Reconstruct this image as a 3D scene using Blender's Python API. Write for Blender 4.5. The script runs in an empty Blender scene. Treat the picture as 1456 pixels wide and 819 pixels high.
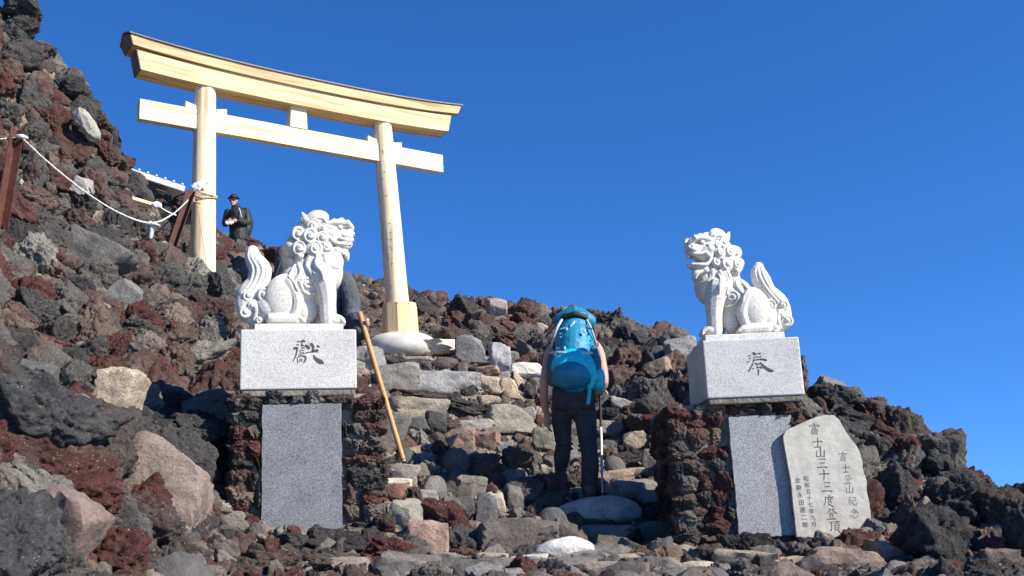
import bpy, bmesh, math, random
import numpy as np
from math import radians, sin, cos, pi, sqrt
from mathutils import Vector, Matrix, Euler, noise
from mathutils.bvhtree import BVHTree

random.seed(7)
rng = np.random.default_rng(11)
SC = bpy.context.scene
COL = SC.collection

# ------------------------------------------------------------------ camera
PITCH, ROLL, FPX = radians(13.5), 0.047, 1500.0
EYE = Vector((0, 0, 1.6))
FWD = Vector((0, cos(PITCH), sin(PITCH)))
_R0, _U0 = Vector((1, 0, 0)), Vector((0, -sin(PITCH), cos(PITCH)))
RGT = cos(ROLL) * _R0 - sin(ROLL) * _U0
UPV = sin(ROLL) * _R0 + cos(ROLL) * _U0
cam_d = bpy.data.cameras.new('camera')
cam_d.sensor_width = 36.0
cam_d.lens = FPX / 1456.0 * 36.0
cam_d.clip_start = 0.05
cam_d.clip_end = 5000
cam = bpy.data.objects.new('camera', cam_d)
COL.objects.link(cam)
cam.matrix_world = Matrix(((RGT.x, UPV.x, -FWD.x, EYE.x), (RGT.y, UPV.y, -FWD.y, EYE.y),
                           (RGT.z, UPV.z, -FWD.z, EYE.z), (0, 0, 0, 1)))
SC.camera = cam

# ------------------------------------------------------------------ sky and sun
SUN_AZ, SUN_EL = radians(62), radians(34)      # azimuth from -y (behind the camera) towards +x
sun_dir = Vector((sin(SUN_AZ) * cos(SUN_EL), -cos(SUN_AZ) * cos(SUN_EL), sin(SUN_EL)))
world = bpy.data.worlds.new('World')
SC.world = world
world.use_nodes = True
nt = world.node_tree
for n in list(nt.nodes): nt.nodes.remove(n)
wo = nt.nodes.new('ShaderNodeOutputWorld')
bg = nt.nodes.new('ShaderNodeBackground')
sky = nt.nodes.new('ShaderNodeTexSky')
sky.sky_type = 'NISHITA'
sky.sun_disc = False
sky.sun_elevation = SUN_EL
sky.sun_rotation = math.atan2(sun_dir.x, sun_dir.y)
sky.altitude = 3700
sky.air_density = 1.0
sky.dust_density = 0.0
sky.ozone_density = 3.0
bg.inputs['Strength'].default_value = 0.15
hs = nt.nodes.new('ShaderNodeHueSaturation')
hs.inputs['Saturation'].default_value = 1.27
hs.inputs['Hue'].default_value = 0.508
tcw = nt.nodes.new('ShaderNodeTexCoord')
va = nt.nodes.new('ShaderNodeVectorMath'); va.operation = 'ADD'; va.inputs[1].default_value = (0, 0, 0.16)   # thin high-altitude air: no white band at the horizon
vn = nt.nodes.new('ShaderNodeVectorMath'); vn.operation = 'NORMALIZE'
nt.links.new(tcw.outputs['Generated'], va.inputs[0]); nt.links.new(va.outputs[0], vn.inputs[0]); nt.links.new(vn.outputs[0], sky.inputs[0])
nt.links.new(sky.outputs[0], hs.inputs['Color'])
nt.links.new(hs.outputs[0], bg.inputs[0])
nt.links.new(bg.outputs[0], wo.inputs[0])
sl = bpy.data.lights.new('sun', 'SUN')
sl.energy = 5.0
sl.angle = radians(0.5)
sl.color = (1.0, 0.92, 0.79)
so = bpy.data.objects.new('sun', sl)
COL.objects.link(so)
so.rotation_euler = sun_dir.to_track_quat('Z', 'Y').to_euler()
so.location = (6, -6, 12)
vs = SC.view_settings
vs.view_transform = 'Standard'
vs.look = 'None'
vs.exposure = 0.8
vs.gamma = 1.0
vs.use_curve_mapping = False
SC.cycles.use_adaptive_sampling = True
SC.cycles.max_bounces = 6

# ------------------------------------------------------------------ helpers
def ray(px, py):
    return FWD + (px - 728) / FPX * RGT - (py - 409.5) / FPX * UPV
def at(px, py, Y):
    """world point seen at a photograph pixel, at distance Y (metres) up the path"""
    d = ray(px, py)
    return EYE + d * (Y / d.y)
def mpp(Y):
    return Y / FPX

def tag(o, label=None, cat=None, group=None, kind=None):
    if label: o['label'] = label
    if cat: o['category'] = cat
    if group: o['group'] = group
    if kind: o['kind'] = kind
    return o
def empty(name, loc=(0, 0, 0), rz=0.0, **kw):
    o = bpy.data.objects.new(name, None)
    o.empty_display_size = 0.1
    o.location = loc
    o.rotation_euler = (0, 0, rz)
    COL.objects.link(o)
    tag(o, **kw)
    return o
def link(name, me, mat=None, parent=None, loc=None, smooth=False):
    if mat is not None and not me.materials: me.materials.append(mat)
    o = bpy.data.objects.new(name, me)
    COL.objects.link(o)
    if parent is not None: o.parent = parent
    if loc is not None: o.location = loc
    if smooth:
        me.polygons.foreach_set('use_smooth', np.ones(len(me.polygons), dtype=bool))
    return o
def bm_obj(name, bm, mat, parent=None, loc=None, smooth=False):
    me = bpy.data.meshes.new(name)
    bmesh.ops.recalc_face_normals(bm, faces=bm.faces)
    bm.to_mesh(me); bm.free()
    return link(name, me, mat, parent, loc, smooth)

def bm_box(bm, c, s, rot=None, bevel=0.0, seg=2):
    m = Matrix.Translation(Vector(c)) @ (rot.to_4x4() if rot is not None else Matrix.Identity(4)) @ Matrix.Diagonal((*s, 1))
    r = bmesh.ops.create_cube(bm, size=1.0, matrix=m)
    if bevel > 0:
        es = list({e for v in r['verts'] for e in v.link_edges})
        bmesh.ops.bevel(bm, geom=es, offset=bevel, segments=seg, profile=0.5, affect='EDGES')
def catmull(pts, n=6):
    P = [Vector(p) for p in pts]
    if len(P) < 3:
        return [P[0].lerp(P[-1], i / n) for i in range(n + 1)]
    out = []
    for i in range(len(P) - 1):
        p0 = P[max(i - 1, 0)]; p1 = P[i]; p2 = P[i + 1]; p3 = P[min(i + 2, len(P) - 1)]
        for k in range(n):
            t = k / n
            out.append(0.5 * ((2 * p1) + (p2 - p0) * t + (2 * p0 - 5 * p1 + 4 * p2 - p3) * t * t + (3 * p1 - p0 - 3 * p2 + p3) * t ** 3))
    out.append(P[-1])
    return out
def bm_tube(bm, pts, rad, seg=10, sub=4, squash=None, caps=True):
    """tapered tube through pts; rad is a number or one radius per point; squash scales along y"""
    pts = [Vector(p) for p in pts]
    if not hasattr(rad, '__len__'): rad = [rad] * len(pts)
    q = catmull([(*p, ) for p in pts], sub) if sub > 1 else pts
    n = len(pts) - 1
    if sub > 1 and len(pts) < 3:
        rr = [rad[0] + (rad[1] - rad[0]) * i / (len(q) - 1) for i in range(len(q))]
    elif sub > 1:
        rr = []
        for i in range(n):
            for k in range(sub): rr.append(rad[i] + (rad[i + 1] - rad[i]) * k / sub)
        rr.append(rad[-1])
    else: rr = list(rad)
    rings = []
    ref = None
    if caps:   # rounded ends
        t0 = (q[0] - q[1]).normalized(); t1 = (q[-1] - q[-2]).normalized()
        q = [q[0] + t0 * rr[0] * 0.85, q[0] + t0 * rr[0] * 0.5] + q + [q[-1] + t1 * rr[-1] * 0.5, q[-1] + t1 * rr[-1] * 0.85]
        rr = [rr[0] * 0.45, rr[0] * 0.87] + rr + [rr[-1] * 0.87, rr[-1] * 0.45]
    for i, p in enumerate(q):
        a = q[max(i - 1, 0)]; b = q[min(i + 1, len(q) - 1)]
        t = (b - a)
        if t.length < 1e-9: t = Vector((0, 0, 1))
        t.normalize()
        if ref is None:
            ref = Vector((0, 1, 0)) if abs(t.y) < 0.9 else Vector((1, 0, 0))
        u = (ref - t * ref.dot(t))
        if u.length < 1e-6: u = t.orthogonal()
        u.normalize(); w = t.cross(u); ref = u
        ring = []
        for k in range(seg):
            ang = 2 * pi * k / seg
            off = (u * cos(ang) + w * sin(ang)) * rr[i]
            if squash: off.y *= squash
            ring.append(bm.verts.new(p + off))
        rings.append(ring)
    for i in range(len(rings) - 1):
        for k in range(seg):
            bm.faces.new((rings[i][k], rings[i][(k + 1) % seg], rings[i + 1][(k + 1) % seg], rings[i + 1][k]))
    bm.faces.new(rings[0][::-1]); bm.faces.new(rings[-1])
def bm_ell(bm, c, r, rot=None, sub=3):
    if not hasattr(r, '__len__'): r = (r, r, r)
    m = Matrix.Translation(Vector(c)) @ (rot.to_4x4() if rot is not None else Matrix.Identity(4)) @ Matrix.Diagonal((*r, 1))
    bmesh.ops.create_icosphere(bm, subdivisions=sub, radius=1.0, matrix=m)
def bm_poly_prism(bm, pts, d0, d1, bevel=0.0):
    """closed outline pts (x,z) extruded from y=d0 to y=d1"""
    a = [bm.verts.new((x, d0, z)) for x, z in pts]
    b = [bm.verts.new((x, d1, z)) for x, z in pts]
    n = len(pts)
    bm.faces.new(a); bm.faces.new(b[::-1])
    for i in range(n):
        bm.faces.new((a[i], b[i], b[(i + 1) % n], a[(i + 1) % n]))

def fuse(name, bm, mat, parent=None, voxel=0.006, smooth=2, loc=None):
    """melt overlapping shapes into one continuous surface"""
    bmesh.ops.recalc_face_normals(bm, faces=bm.faces)
    me = bpy.data.meshes.new(name); bm.to_mesh(me); bm.free()
    t = bpy.data.objects.new(name + '_tmp', me); COL.objects.link(t)
    m = t.modifiers.new('r', 'REMESH'); m.mode = 'VOXEL'; m.voxel_size = voxel; m.adaptivity = 0.0
    if smooth:
        s = t.modifiers.new('s', 'SMOOTH'); s.factor = 0.5; s.iterations = smooth
    dg = bpy.context.evaluated_depsgraph_get()
    out = bpy.data.meshes.new_from_object(t.evaluated_get(dg))
    bpy.data.objects.remove(t); bpy.data.meshes.remove(me)
    out.name = name
    out.materials.clear()
    return link(name, out, mat, parent, loc, smooth=True)

# ------------------------------------------------------------------ materials
def new_mat(name):
    m = bpy.data.materials.new(name); m.use_nodes = True
    n = m.node_tree
    return m, n, n.nodes['Principled BSDF']
def N(n, t, **kw):
    x = n.nodes.new(t)
    for k, v in kw.items():
        if k in x.inputs: x.inputs[k].default_value = v
        else: setattr(x, k, v)
    return x
def ramp(n, fac, stops):
    r = n.nodes.new('ShaderNodeValToRGB')
    el = r.color_ramp.elements
    while len(el) < len(stops): el.new(0.5)
    for e, (p, c) in zip(el, stops):
        e.position = p; e.color = (*c, 1) if len(c) == 3 else c
    n.links.new(fac, r.inputs[0])
    return r.outputs[0]
def mixc(n, fac, a, b, mode='MIX'):
    x = n.nodes.new('ShaderNodeMix'); x.data_type = 'RGBA'; x.blend_type = mode
    for sock, v in ((0, fac), (6, a), (7, b)):
        if hasattr(v, 'is_output'): n.links.new(v, x.inputs[sock])
        elif sock == 0: x.inputs[0].default_value = v
        else: x.inputs[sock].default_value = (*v, 1)
    return x.outputs[2]
def math_n(n, op, a, b=0.0, c=None):
    x = n.nodes.new('ShaderNodeMath'); x.operation = op
    for i, v in enumerate((a, b) + ((c,) if c is not None else ())):
        if hasattr(v, 'is_output'): n.links.new(v, x.inputs[i])
        else: x.inputs[i].default_value = v
    return x.outputs[0]
def bump(n, h, strength, dist, prev=None):
    b = n.nodes.new('ShaderNodeBump')
    b.inputs['Strength'].default_value = strength
    b.inputs['Distance'].default_value = dist
    n.links.new(h, b.inputs['Height'])
    if prev is not None: n.links.new(prev, b.inputs['Normal'])
    return b.outputs[0]

def rock_mat(name, vcol=False, lava=True):
    """volcanic rock; tint comes from the object's colour, its alpha says how much rust red it carries"""
    m, n, b = new_mat(name)
    pos = N(n, 'ShaderNodeNewGeometry').outputs['Position']
    def noise_t(scale, detail=6, rough=0.6, dist=0.0):
        t = N(n, 'ShaderNodeTexNoise'); t.inputs['Scale'].default_value = scale
        t.inputs['Detail'].default_value = detail; t.inputs['Roughness'].default_value = rough
        t.inputs['Distortion'].default_value = dist
        n.links.new(pos, t.inputs['Vector']); return t.outputs['Fac']
    if vcol:
        a = N(n, 'ShaderNodeAttribute'); a.attribute_name = 'tint'
        base, red = a.outputs['Color'], a.outputs['Alpha']
    else:
        oi = N(n, 'ShaderNodeObjectInfo')
        base, red = oi.outputs['Color'], oi.outputs['Alpha']
    n1 = noise_t(5.0, 5, 0.65, 0.6)
    v = ramp(n, n1, [(0.28, (0.62, 0.62, 0.64)), (0.5, (1.0, 0.98, 0.96)), (0.75, (1.45, 1.38, 1.3))])
    c = mixc(n, 1.0, base, v, 'MULTIPLY')
    fine = noise_t(70.0, 4, 0.7)
    fv = ramp(n, fine, [(0.3, (0.72, 0.72, 0.72)), (0.7, (1.28, 1.27, 1.25))])
    c = mixc(n, 1.0, c, fv, 'MULTIPLY')
    # rust red patches
    n2 = noise_t(3.2, 5, 0.6, 0.8)
    mk = math_n(n, 'MULTIPLY_ADD', red, 0.62, n2)
    mk = ramp(n, mk, [(0.62, (0, 0, 0)), (0.78, (1, 1, 1))])
    rc = ramp(n, fine, [(0.3, (0.045, 0.017, 0.017)), (0.7, (0.145, 0.052, 0.048))])
    c = mixc(n, math_n(n, 'MULTIPLY', mk, 0.85 if lava else 0.4), c, rc)
    # brownish dust
    n3 = noise_t(9.0, 4, 0.6)
    c = mixc(n, math_n(n, 'MULTIPLY', ramp(n, n3, [(0.52, (0, 0, 0)), (0.8, (1, 1, 1))]), 0.35 if lava else 0.2), c, (0.19, 0.16, 0.135))
    # pale mineral grains
    if lava:
        vo = N(n, 'ShaderNodeTexVoronoi'); vo.inputs['Scale'].default_value = 75.0
        n.links.new(pos, vo.inputs['Vector'])
        sp = N(n, 'ShaderNodeSeparateColor'); n.links.new(vo.outputs['Color'], sp.inputs[0])
        g1 = math_n(n, 'LESS_THAN', math_n(n, 'MULTIPLY_ADD', fine, 0.5, vo.outputs['Distance']), 0.50)
        g2 = math_n(n, 'GREATER_THAN', sp.outputs[0], 0.80)
        g3 = ramp(n, noise_t(4.0, 3), [(0.42, (0, 0, 0)), (0.62, (1, 1, 1))])
        g = math_n(n, 'MULTIPLY', math_n(n, 'MULTIPLY', g1, g2), g3)
        c = mixc(n, math_n(n, 'MULTIPLY', g, 0.85), c, (0.46, 0.43, 0.38))
    else:
        g1 = ramp(n, noise_t(3.0, 6, 0.7), [(0.56, (0, 0, 0)), (0.66, (1, 1, 1))])
        c = mixc(n, math_n(n, 'MULTIPLY', g1, 0.22), c, (0.40, 0.37, 0.31))
    n.links.new(c, b.inputs['Base Color'])
    b.inputs['Roughness'].default_value = 0.92
    b.inputs['Specular IOR Level'].default_value = 0.25
    vp = N(n, 'ShaderNodeTexVoronoi'); vp.inputs['Scale'].default_value = 26.0 if lava else 14.0
    n.links.new(pos, vp.inputs['Vector'])
    h0 = noise_t(16.0, 9, 0.72, 0.3)
    if lava:
        pit = ramp(n, vp.outputs['Distance'], [(0.0, (0, 0, 0)), (0.45, (1, 1, 1))])
        bb = bump(n, h0, 1.0, 0.09)
        bb = bump(n, pit, 0.8, 0.02, bb)
        bb = bump(n, fine, 0.8, 0.008, bb)
    else:
        bb = bump(n, h0, 1.0, 0.05)
        bb = bump(n, fine, 0.8, 0.007, bb)
    n.links.new(bb, b.inputs['Normal'])
    return m

M_LAVA = rock_mat('lava_rock')
M_BLOCK = rock_mat('cut_rock', lava=False)
M_RUBBLE = rock_mat('rubble_rock', vcol=True)

def simple_mat(name, col, rough=0.7, spec=0.4, nscale=None, nvar=0.15, bscale=None, bdist=0.004, metallic=0.0, coords='Object'):
    m, n, b = new_mat(name)
    tc = N(n, 'ShaderNodeTexCoord').outputs[coords]
    if nscale:
        t = N(n, 'ShaderNodeTexNoise'); t.inputs['Scale'].default_value = nscale; t.inputs['Detail'].default_value = 6
        n.links.new(tc, t.inputs['Vector'])
        lo = tuple(max(x * (1 - nvar), 0) for x in col); hi = tuple(x * (1 + nvar) for x in col)
        n.links.new(ramp(n, t.outputs['Fac'], [(0.3, lo), (0.7, hi)]), b.inputs['Base Color'])
    else:
        b.inputs['Base Color'].default_value = (*col, 1)
    b.inputs['Roughness'].default_value = rough
    b.inputs['Specular IOR Level'].default_value = spec
    b.inputs['Metallic'].default_value = metallic
    if bscale:
        t = N(n, 'ShaderNodeTexNoise'); t.inputs['Scale'].default_value = bscale; t.inputs['Detail'].default_value = 8
        n.links.new(tc, t.inputs['Vector'])
        n.links.new(bump(n, t.outputs['Fac'], 0.8, bdist), b.inputs['Normal'])
    return m
def granite_mat(name, col, grain=260.0, dark=0.35, light=1.35, bd=0.0008, stain=0.12):
    m, n, b = new_mat(name)
    tc = N(n, 'ShaderNodeTexCoord').outputs['Object']
    def vor(s):
        v = N(n, 'ShaderNodeTexVoronoi'); v.inputs['Scale'].default_value = s
        n.links.new(tc, v.inputs['Vector'])
        sp = N(n, 'ShaderNodeSeparateColor'); n.links.new(v.outputs['Color'], sp.inputs[0])
        return sp
    a = vor(grain); c2 = vor(grain * 0.45)
    g = math_n(n, 'ADD', math_n(n, 'MULTIPLY', a.outputs[0], 0.6), math_n(n, 'MULTIPLY', c2.outputs[1], 0.4))
    lo = tuple(x * dark for x in col); hi = tuple(min(x * light, 0.9) for x in col)
    c = ramp(n, g, [(0.08, lo), (0.38, col), (0.72, hi)])
    t = N(n, 'ShaderNodeTexNoise'); t.inputs['Scale'].default_value = 5.0; t.inputs['Detail'].default_value = 7
    n.links.new(tc, t.inputs['Vector'])
    c = mixc(n, 1.0, c, ramp(n, t.outputs['Fac'], [(0.3, (1 - stain,) * 3), (0.7, (1 + stain * 0.6,) * 3)]), 'MULTIPLY')
    n.links.new(c, b.inputs['Base Color'])
    b.inputs['Roughness'].default_value = 0.75
    b.inputs['Specular IOR Level'].default_value = 0.3
    t2 = N(n, 'ShaderNodeTexNoise'); t2.inputs['Scale'].default_value = grain * 0.4; t2.inputs['Detail'].default_value = 5
    n.links.new(tc, t2.inputs['Vector'])
    n.links.new(bump(n, t2.outputs['Fac'], 0.7, bd), b.inputs['Normal'])
    return m
def wood_mat(name, col, axis='X', scale=1.0, contrast=0.25, knots=True):
    m, n, b = new_mat(name)
    tc = N(n, 'ShaderNodeTexCoord').outputs['Object']
    mp = N(n, 'ShaderNodeMapping')
    s = {'X': (0.35, 9, 9), 'Z': (9, 9, 0.35)}[axis]
    mp.inputs['Scale'].default_value = tuple(x * scale for x in s)
    n.links.new(tc, mp.inputs['Vector'])
    t = N(n, 'ShaderNodeTexNoise'); t.inputs['Scale'].default_value = 2.2; t.inputs['Detail'].default_value = 7; t.inputs['Distortion'].default_value = 0.4
    n.links.new(mp.outputs[0], t.inputs['Vector'])
    t2 = N(n, 'ShaderNodeTexNoise'); t2.inputs['Scale'].default_value = 1.1; t2.inputs['Detail'].default_value = 3
    n.links.new(tc, t2.inputs['Vector'])
    lo = tuple(x * (1 - contrast) * k for x, k in zip(col, (1, 0.93, 0.82))); hi = tuple(min(1, x * (1 + contrast * 0.4)) for x in col)
    c = ramp(n, t.outputs['Fac'], [(0.32, lo), (0.5, col), (0.68, hi)])
    c = mixc(n, 1.0, c, ramp(n, t2.outputs['Fac'], [(0.3, (0.88, 0.84, 0.78)), (0.65, (1.04, 1.04, 1.04))]), 'MULTIPLY')
    n.links.new(c, b.inputs['Base Color'])
    b.inputs['Roughness'].default_value = 0.6
    b.inputs['Specular IOR Level'].default_value = 0.3
    n.links.new(bump(n, t.outputs['Fac'], 0.35, 0.004), b.inputs['Normal'])
    return m

M_STATUE = granite_mat('white_granite', (0.565, 0.535, 0.485), grain=260, dark=0.6, light=1.16, bd=0.0022, stain=0.16)
M_PLINTH = granite_mat('grey_granite', (0.43, 0.42, 0.40), grain=330, dark=0.5, light=1.35)
M_SLAB = granite_mat('dark_granite', (0.118, 0.122, 0.13), grain=340, dark=0.5, light=2.0, bd=0.0015, stain=0.2)
M_SLAB2 = granite_mat('mid_granite', (0.205, 0.208, 0.212), grain=320, dark=0.5, light=1.9, bd=0.0015, stain=0.12)
M_INSCR = simple_mat('andesite', (0.47, 0.445, 0.385), 0.9, 0.15, 9.0, 0.16, 25.0, 0.006)
M_CARVE = simple_mat('carved_paint', (0.075, 0.075, 0.08), 0.9, 0.1)
M_CARVE2 = simple_mat('carved_groove', (0.12, 0.115, 0.105), 0.9, 0.1)
M_MORTAR = simple_mat('mortar', (0.17, 0.155, 0.13), 0.95, 0.1, 9.0, 0.35, 45.0, 0.02)
M_CONC = simple_mat('pale_concrete', (0.52, 0.50, 0.46), 0.9, 0.2, 7.0, 0.18, 50.0, 0.006)

# ------------------------------------------------------------------ terrain
CTRL = [  # photograph pixel, distance
 # steps
 (560,819,5.0),(800,819,5.0),(1000,819,5.1),(450,819,4.9),
 (560,775,6.3),(700,772,6.3),(900,772,6.6),
 (838,712,8.8),(790,705,8.7),(600,705,7.6),(650,668,8.7),(900,680,9.2),(560,668,9.0),
 (620,612,10.1),(800,610,10.2),(900,615,10.6),(545,610,9.8),
 (640,560,11.6),(750,560,11.6),(560,560,11.3),
 (600,505,13.2),(720,512,12.9),(570,492,14.2),(520,505,12.6),(640,492,14.0),
 # wall of boulders right of the steps, and ridge behind the gate
 (610,440,17.0),(680,442,17.0),(740,462,16.4),(800,474,15.6),(860,480,14.6),(900,492,13.6),(960,500,12.4),
 (690,482,15.0),(760,508,13.3),(860,560,11.9),(900,545,12.0),(890,600,11.2),(940,630,10.2),(975,690,9.2),(950,570,11.2),
 (1150,556,10.2),(1220,588,9.8),(1285,648,9.3),(1350,676,8.8),(1456,726,8.0),
 (1180,785,6.9),(1260,710,8.3),(1300,785,6.8),(1400,805,6.2),(1456,822,5.9),(1350,745,7.5),(1100,795,6.4),(1060,620,9.4),(1410,760,7.0),
 # left slope
 (0,22,11.6),(60,72,12.0),(110,115,12.4),(150,180,12.9),(172,229,13.3),(265,302,14.2),(215,279,13.9),(240,289,14.0),
 (320,343,19.5),(390,372,17.5),(450,395,17.0),(500,405,17.0),(540,418,17.0),(360,440,14.6),(430,470,13.0),(300,410,13.2),
 (255,530,9.1),(150,560,8.2),(240,690,6.6),(60,560,6.2),(50,640,5.3),(50,780,4.3),(200,795,4.9),(310,785,5.9),(150,450,9.2),
 (40,400,9.2),(40,250,10.6),(150,300,11.4),(200,400,10.8),(250,420,11.3),(330,480,10.2),(330,560,8.7),(335,650,7.6),(100,700,5.0),(340,720,7.0),
 (0,480,7.6),(0,700,4.5),(0,819,3.8),(520,660,8.3),(530,720,7.3),(420,780,6.1),(480,560,9.8),
]
pts = [tuple(at(*c)) for c in CTRL]
pts = [(x, y, z - (0.09 if y > 7.9 or x < -2.0 else 0.15)) for x, y, z in pts]
pts += [ # beyond the picture
 (0,0,0.0),(-2,0,0.2),(2,0,-0.2),(0,3,0.75),(-2.5,2,1.2),(2.5,2.5,0.3),(0,-4,-1.4),(-6,-4,0.0),(6,-4,-4),(-6,2,3.2),(-9,5,6.5),(-10,12,10.2),
 (-6.5,9,6.9),(-7.5,11.5,8.6),(-12,18,11.5),(-8,16,8.6),(-7,22,7.9),(-4,22,6.9),(0,21,5.7),(3,18,4.6),(0,26,5.6),(-5,28,7.2),(-14,28,11),
 (4.5,6,-0.2),(7,8,-2.2),(5.5,11,0.6),(4.2,13,2.6),(8,14,-2.5),(6,18,1.0),(12,20,-5),(8,26,0.0),(12,5,-6),(12,-4,-8),(3,13.5,3.4),(2.6,11.6,3.3),
]
pts = np.array(pts)
def tps(r2):
    return np.where(r2 > 1e-12, 0.5 * r2 * np.log(r2 + 1e-12), 0.0)
def tps_fit(P, lam=0.02):
    n = len(P)
    d2 = ((P[:, None, :2] - P[None, :, :2]) ** 2).sum(-1)
    A = np.zeros((n + 3, n + 3)); A[:n, :n] = tps(d2) + lam * np.eye(n)
    A[:n, n] = 1; A[:n, n + 1:] = P[:, :2]; A[n, :n] = 1; A[n + 1:, :n] = P[:, :2].T
    b = np.zeros(n + 3); b[:n] = P[:, 2]
    return np.linalg.solve(A, b)
W = tps_fit(pts)
def terrain_raw(x, y):
    q = np.stack([x, y], -1)
    d2 = ((q[:, None, :] - pts[None, :, :2]) ** 2).sum(-1)
    return tps(d2) @ W[:-3] + W[-3] + q @ W[-2:]
GX = np.arange(-14, 12.01, 0.1); GY = np.arange(-4, 30.01, 0.1)
gx, gy = np.meshgrid(GX, GY)
GZ = terrain_raw(gx.ravel(), gy.ravel()).reshape(gx.shape)
def steps_edges(y):
    """left and right edge of the stair at distance y"""
    l = np.interp(y, [3, 5, 7, 9, 11, 13, 14.5], [-0.8, -0.75, -0.8, -1.15, -1.75, -2.3, -3.2])
    r = np.interp(y, [3, 5, 7, 9, 11, 13, 14.5], [1.1, 1.1, 1.2, 1.4, 1.0, 0.3, -0.9])
    return l, r
GZ_SMOOTH = GZ.copy()
STEP_H = 0.25; STEP_LO, STEP_HI = 1.50, 4.30
_l, _r = steps_edges(gy)
_in = np.clip((gx - _l) / 0.25, 0, 1) * np.clip((_r - gx) / 0.25, 0, 1) * ((gy > 5.2) & (gy < 14.4))
_k = np.floor((GZ - STEP_LO) / STEP_H); _f = (GZ - STEP_LO) / STEP_H - _k
_q = np.where((GZ > STEP_LO) & (GZ < STEP_HI), STEP_LO + STEP_H * (_k + np.clip((_f - 0.62) / 0.38, 0, 1)), GZ)
GZ = GZ * (1 - _in) + _q * _in
def ground(x, y):
    """height of the ground sheet (bilinear)"""
    x = np.asarray(x, float); y = np.asarray(y, float)
    fx = np.clip((x + 14) / 0.1, 0, len(GX) - 1.001); fy = np.clip((y + 4) / 0.1, 0, len(GY) - 1.001)
    i = fx.astype(int); j = fy.astype(int); a = fx - i; b = fy - j
    return (GZ[j, i] * (1 - a) * (1 - b) + GZ[j, i + 1] * a * (1 - b) + GZ[j + 1, i] * (1 - a) * b + GZ[j + 1, i + 1] * a * b)
def gnormal(x, y, e=0.15):
    v = Vector((-(float(ground(x + e, y)) - float(ground(x - e, y))), -(float(ground(x, y + e)) - float(ground(x, y - e))), 2 * e))
    return v.normalized()
YS = np.linspace(2.5, 29, 1060)
def hits(px, py):
    """where the view through photograph pixels meets the ground: arrays -> (n,3), nan where it meets none"""
    px = np.asarray(px, float); py = np.asarray(py, float)
    d = np.array(FWD)[None] + ((px - 728) / FPX)[:, None] * np.array(RGT)[None] - ((py - 409.5) / FPX)[:, None] * np.array(UPV)[None]
    out = np.full((len(px), 3), np.nan)
    for s in range(0, len(px), 4000):
        dd = d[s:s + 4000]
        t = YS[None] / dd[:, 1:2]
        X = dd[:, 0:1] * t; Z = 1.6 + dd[:, 2:3] * t
        Y = np.broadcast_to(YS[None], X.shape)
        below = Z < ground(X, Y)
        any_ = below.any(1); k = below.argmax(1)
        ii = np.arange(len(dd))
        r = np.stack([X[ii, k], Y[ii, k], ground(X[ii, k], Y[ii, k])], -1)
        r[~any_] = np.nan
        out[s:s + 4000] = r
    return out

# ground sheet: fine near the path, stretching down the mountain far away
def axis_pts(a, b, step, far):
    core = list(np.arange(a, b + 1e-6, step)); lo, hi = [], []
    d = step
    p = a
    while p > -far: d *= 1.35; p -= d; lo.append(p)
    d = step; p = b
    while p < far: d *= 1.35; p += d; hi.append(p)
    return np.array(lo[::-1] + core + hi)
ax_, ay_ = axis_pts(-14, 12, 0.1, 900), axis_pts(-4, 30, 0.1, 900)
sx, sy = np.meshgrid(ax_, ay_)
cx, cy = np.clip(sx, -14, 12), np.clip(sy, -4, 30)
sz = ground(cx.ravel(), cy.ravel()).reshape(sx.shape)
dout = np.hypot(sx - cx, sy - cy)
sz = sz - 0.5 * dout - 0.02 * np.minimum(dout, 10)
verts = np.stack([sx.ravel(), sy.ravel(), sz.ravel()], -1)
inner = (dout.ravel() == 0)
for i in np.nonzero(inner)[0]:
    v = verts[i]
    verts[i, 2] += 0.05 * noise.fractal((v[0] * 2.2, v[1] * 2.2, v[2]), 0.9, 2.0, 5)
nx, ny = len(ax_), len(ay_)
idx = np.arange(nx * ny).reshape(ny, nx)
faces = np.stack([idx[:-1, :-1].ravel(), idx[:-1, 1:].ravel(), idx[1:, 1:].ravel(), idx[1:, :-1].ravel()], -1)
me = bpy.data.meshes.new('mountainside')
me.from_pydata(verts.tolist(), [], faces.tolist())
_l2, _r2 = steps_edges(sy)
pathm = (np.clip((sx - _l2 + .1) / 0.4, 0, 1) * np.clip((_r2 + .1 - sx) / 0.4, 0, 1) * ((sy > 3) & (sy < 15))).ravel()
pa = me.attributes.new('path', 'FLOAT', 'POINT'); pa.data.foreach_set('value', pathm.astype(np.float32))
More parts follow.
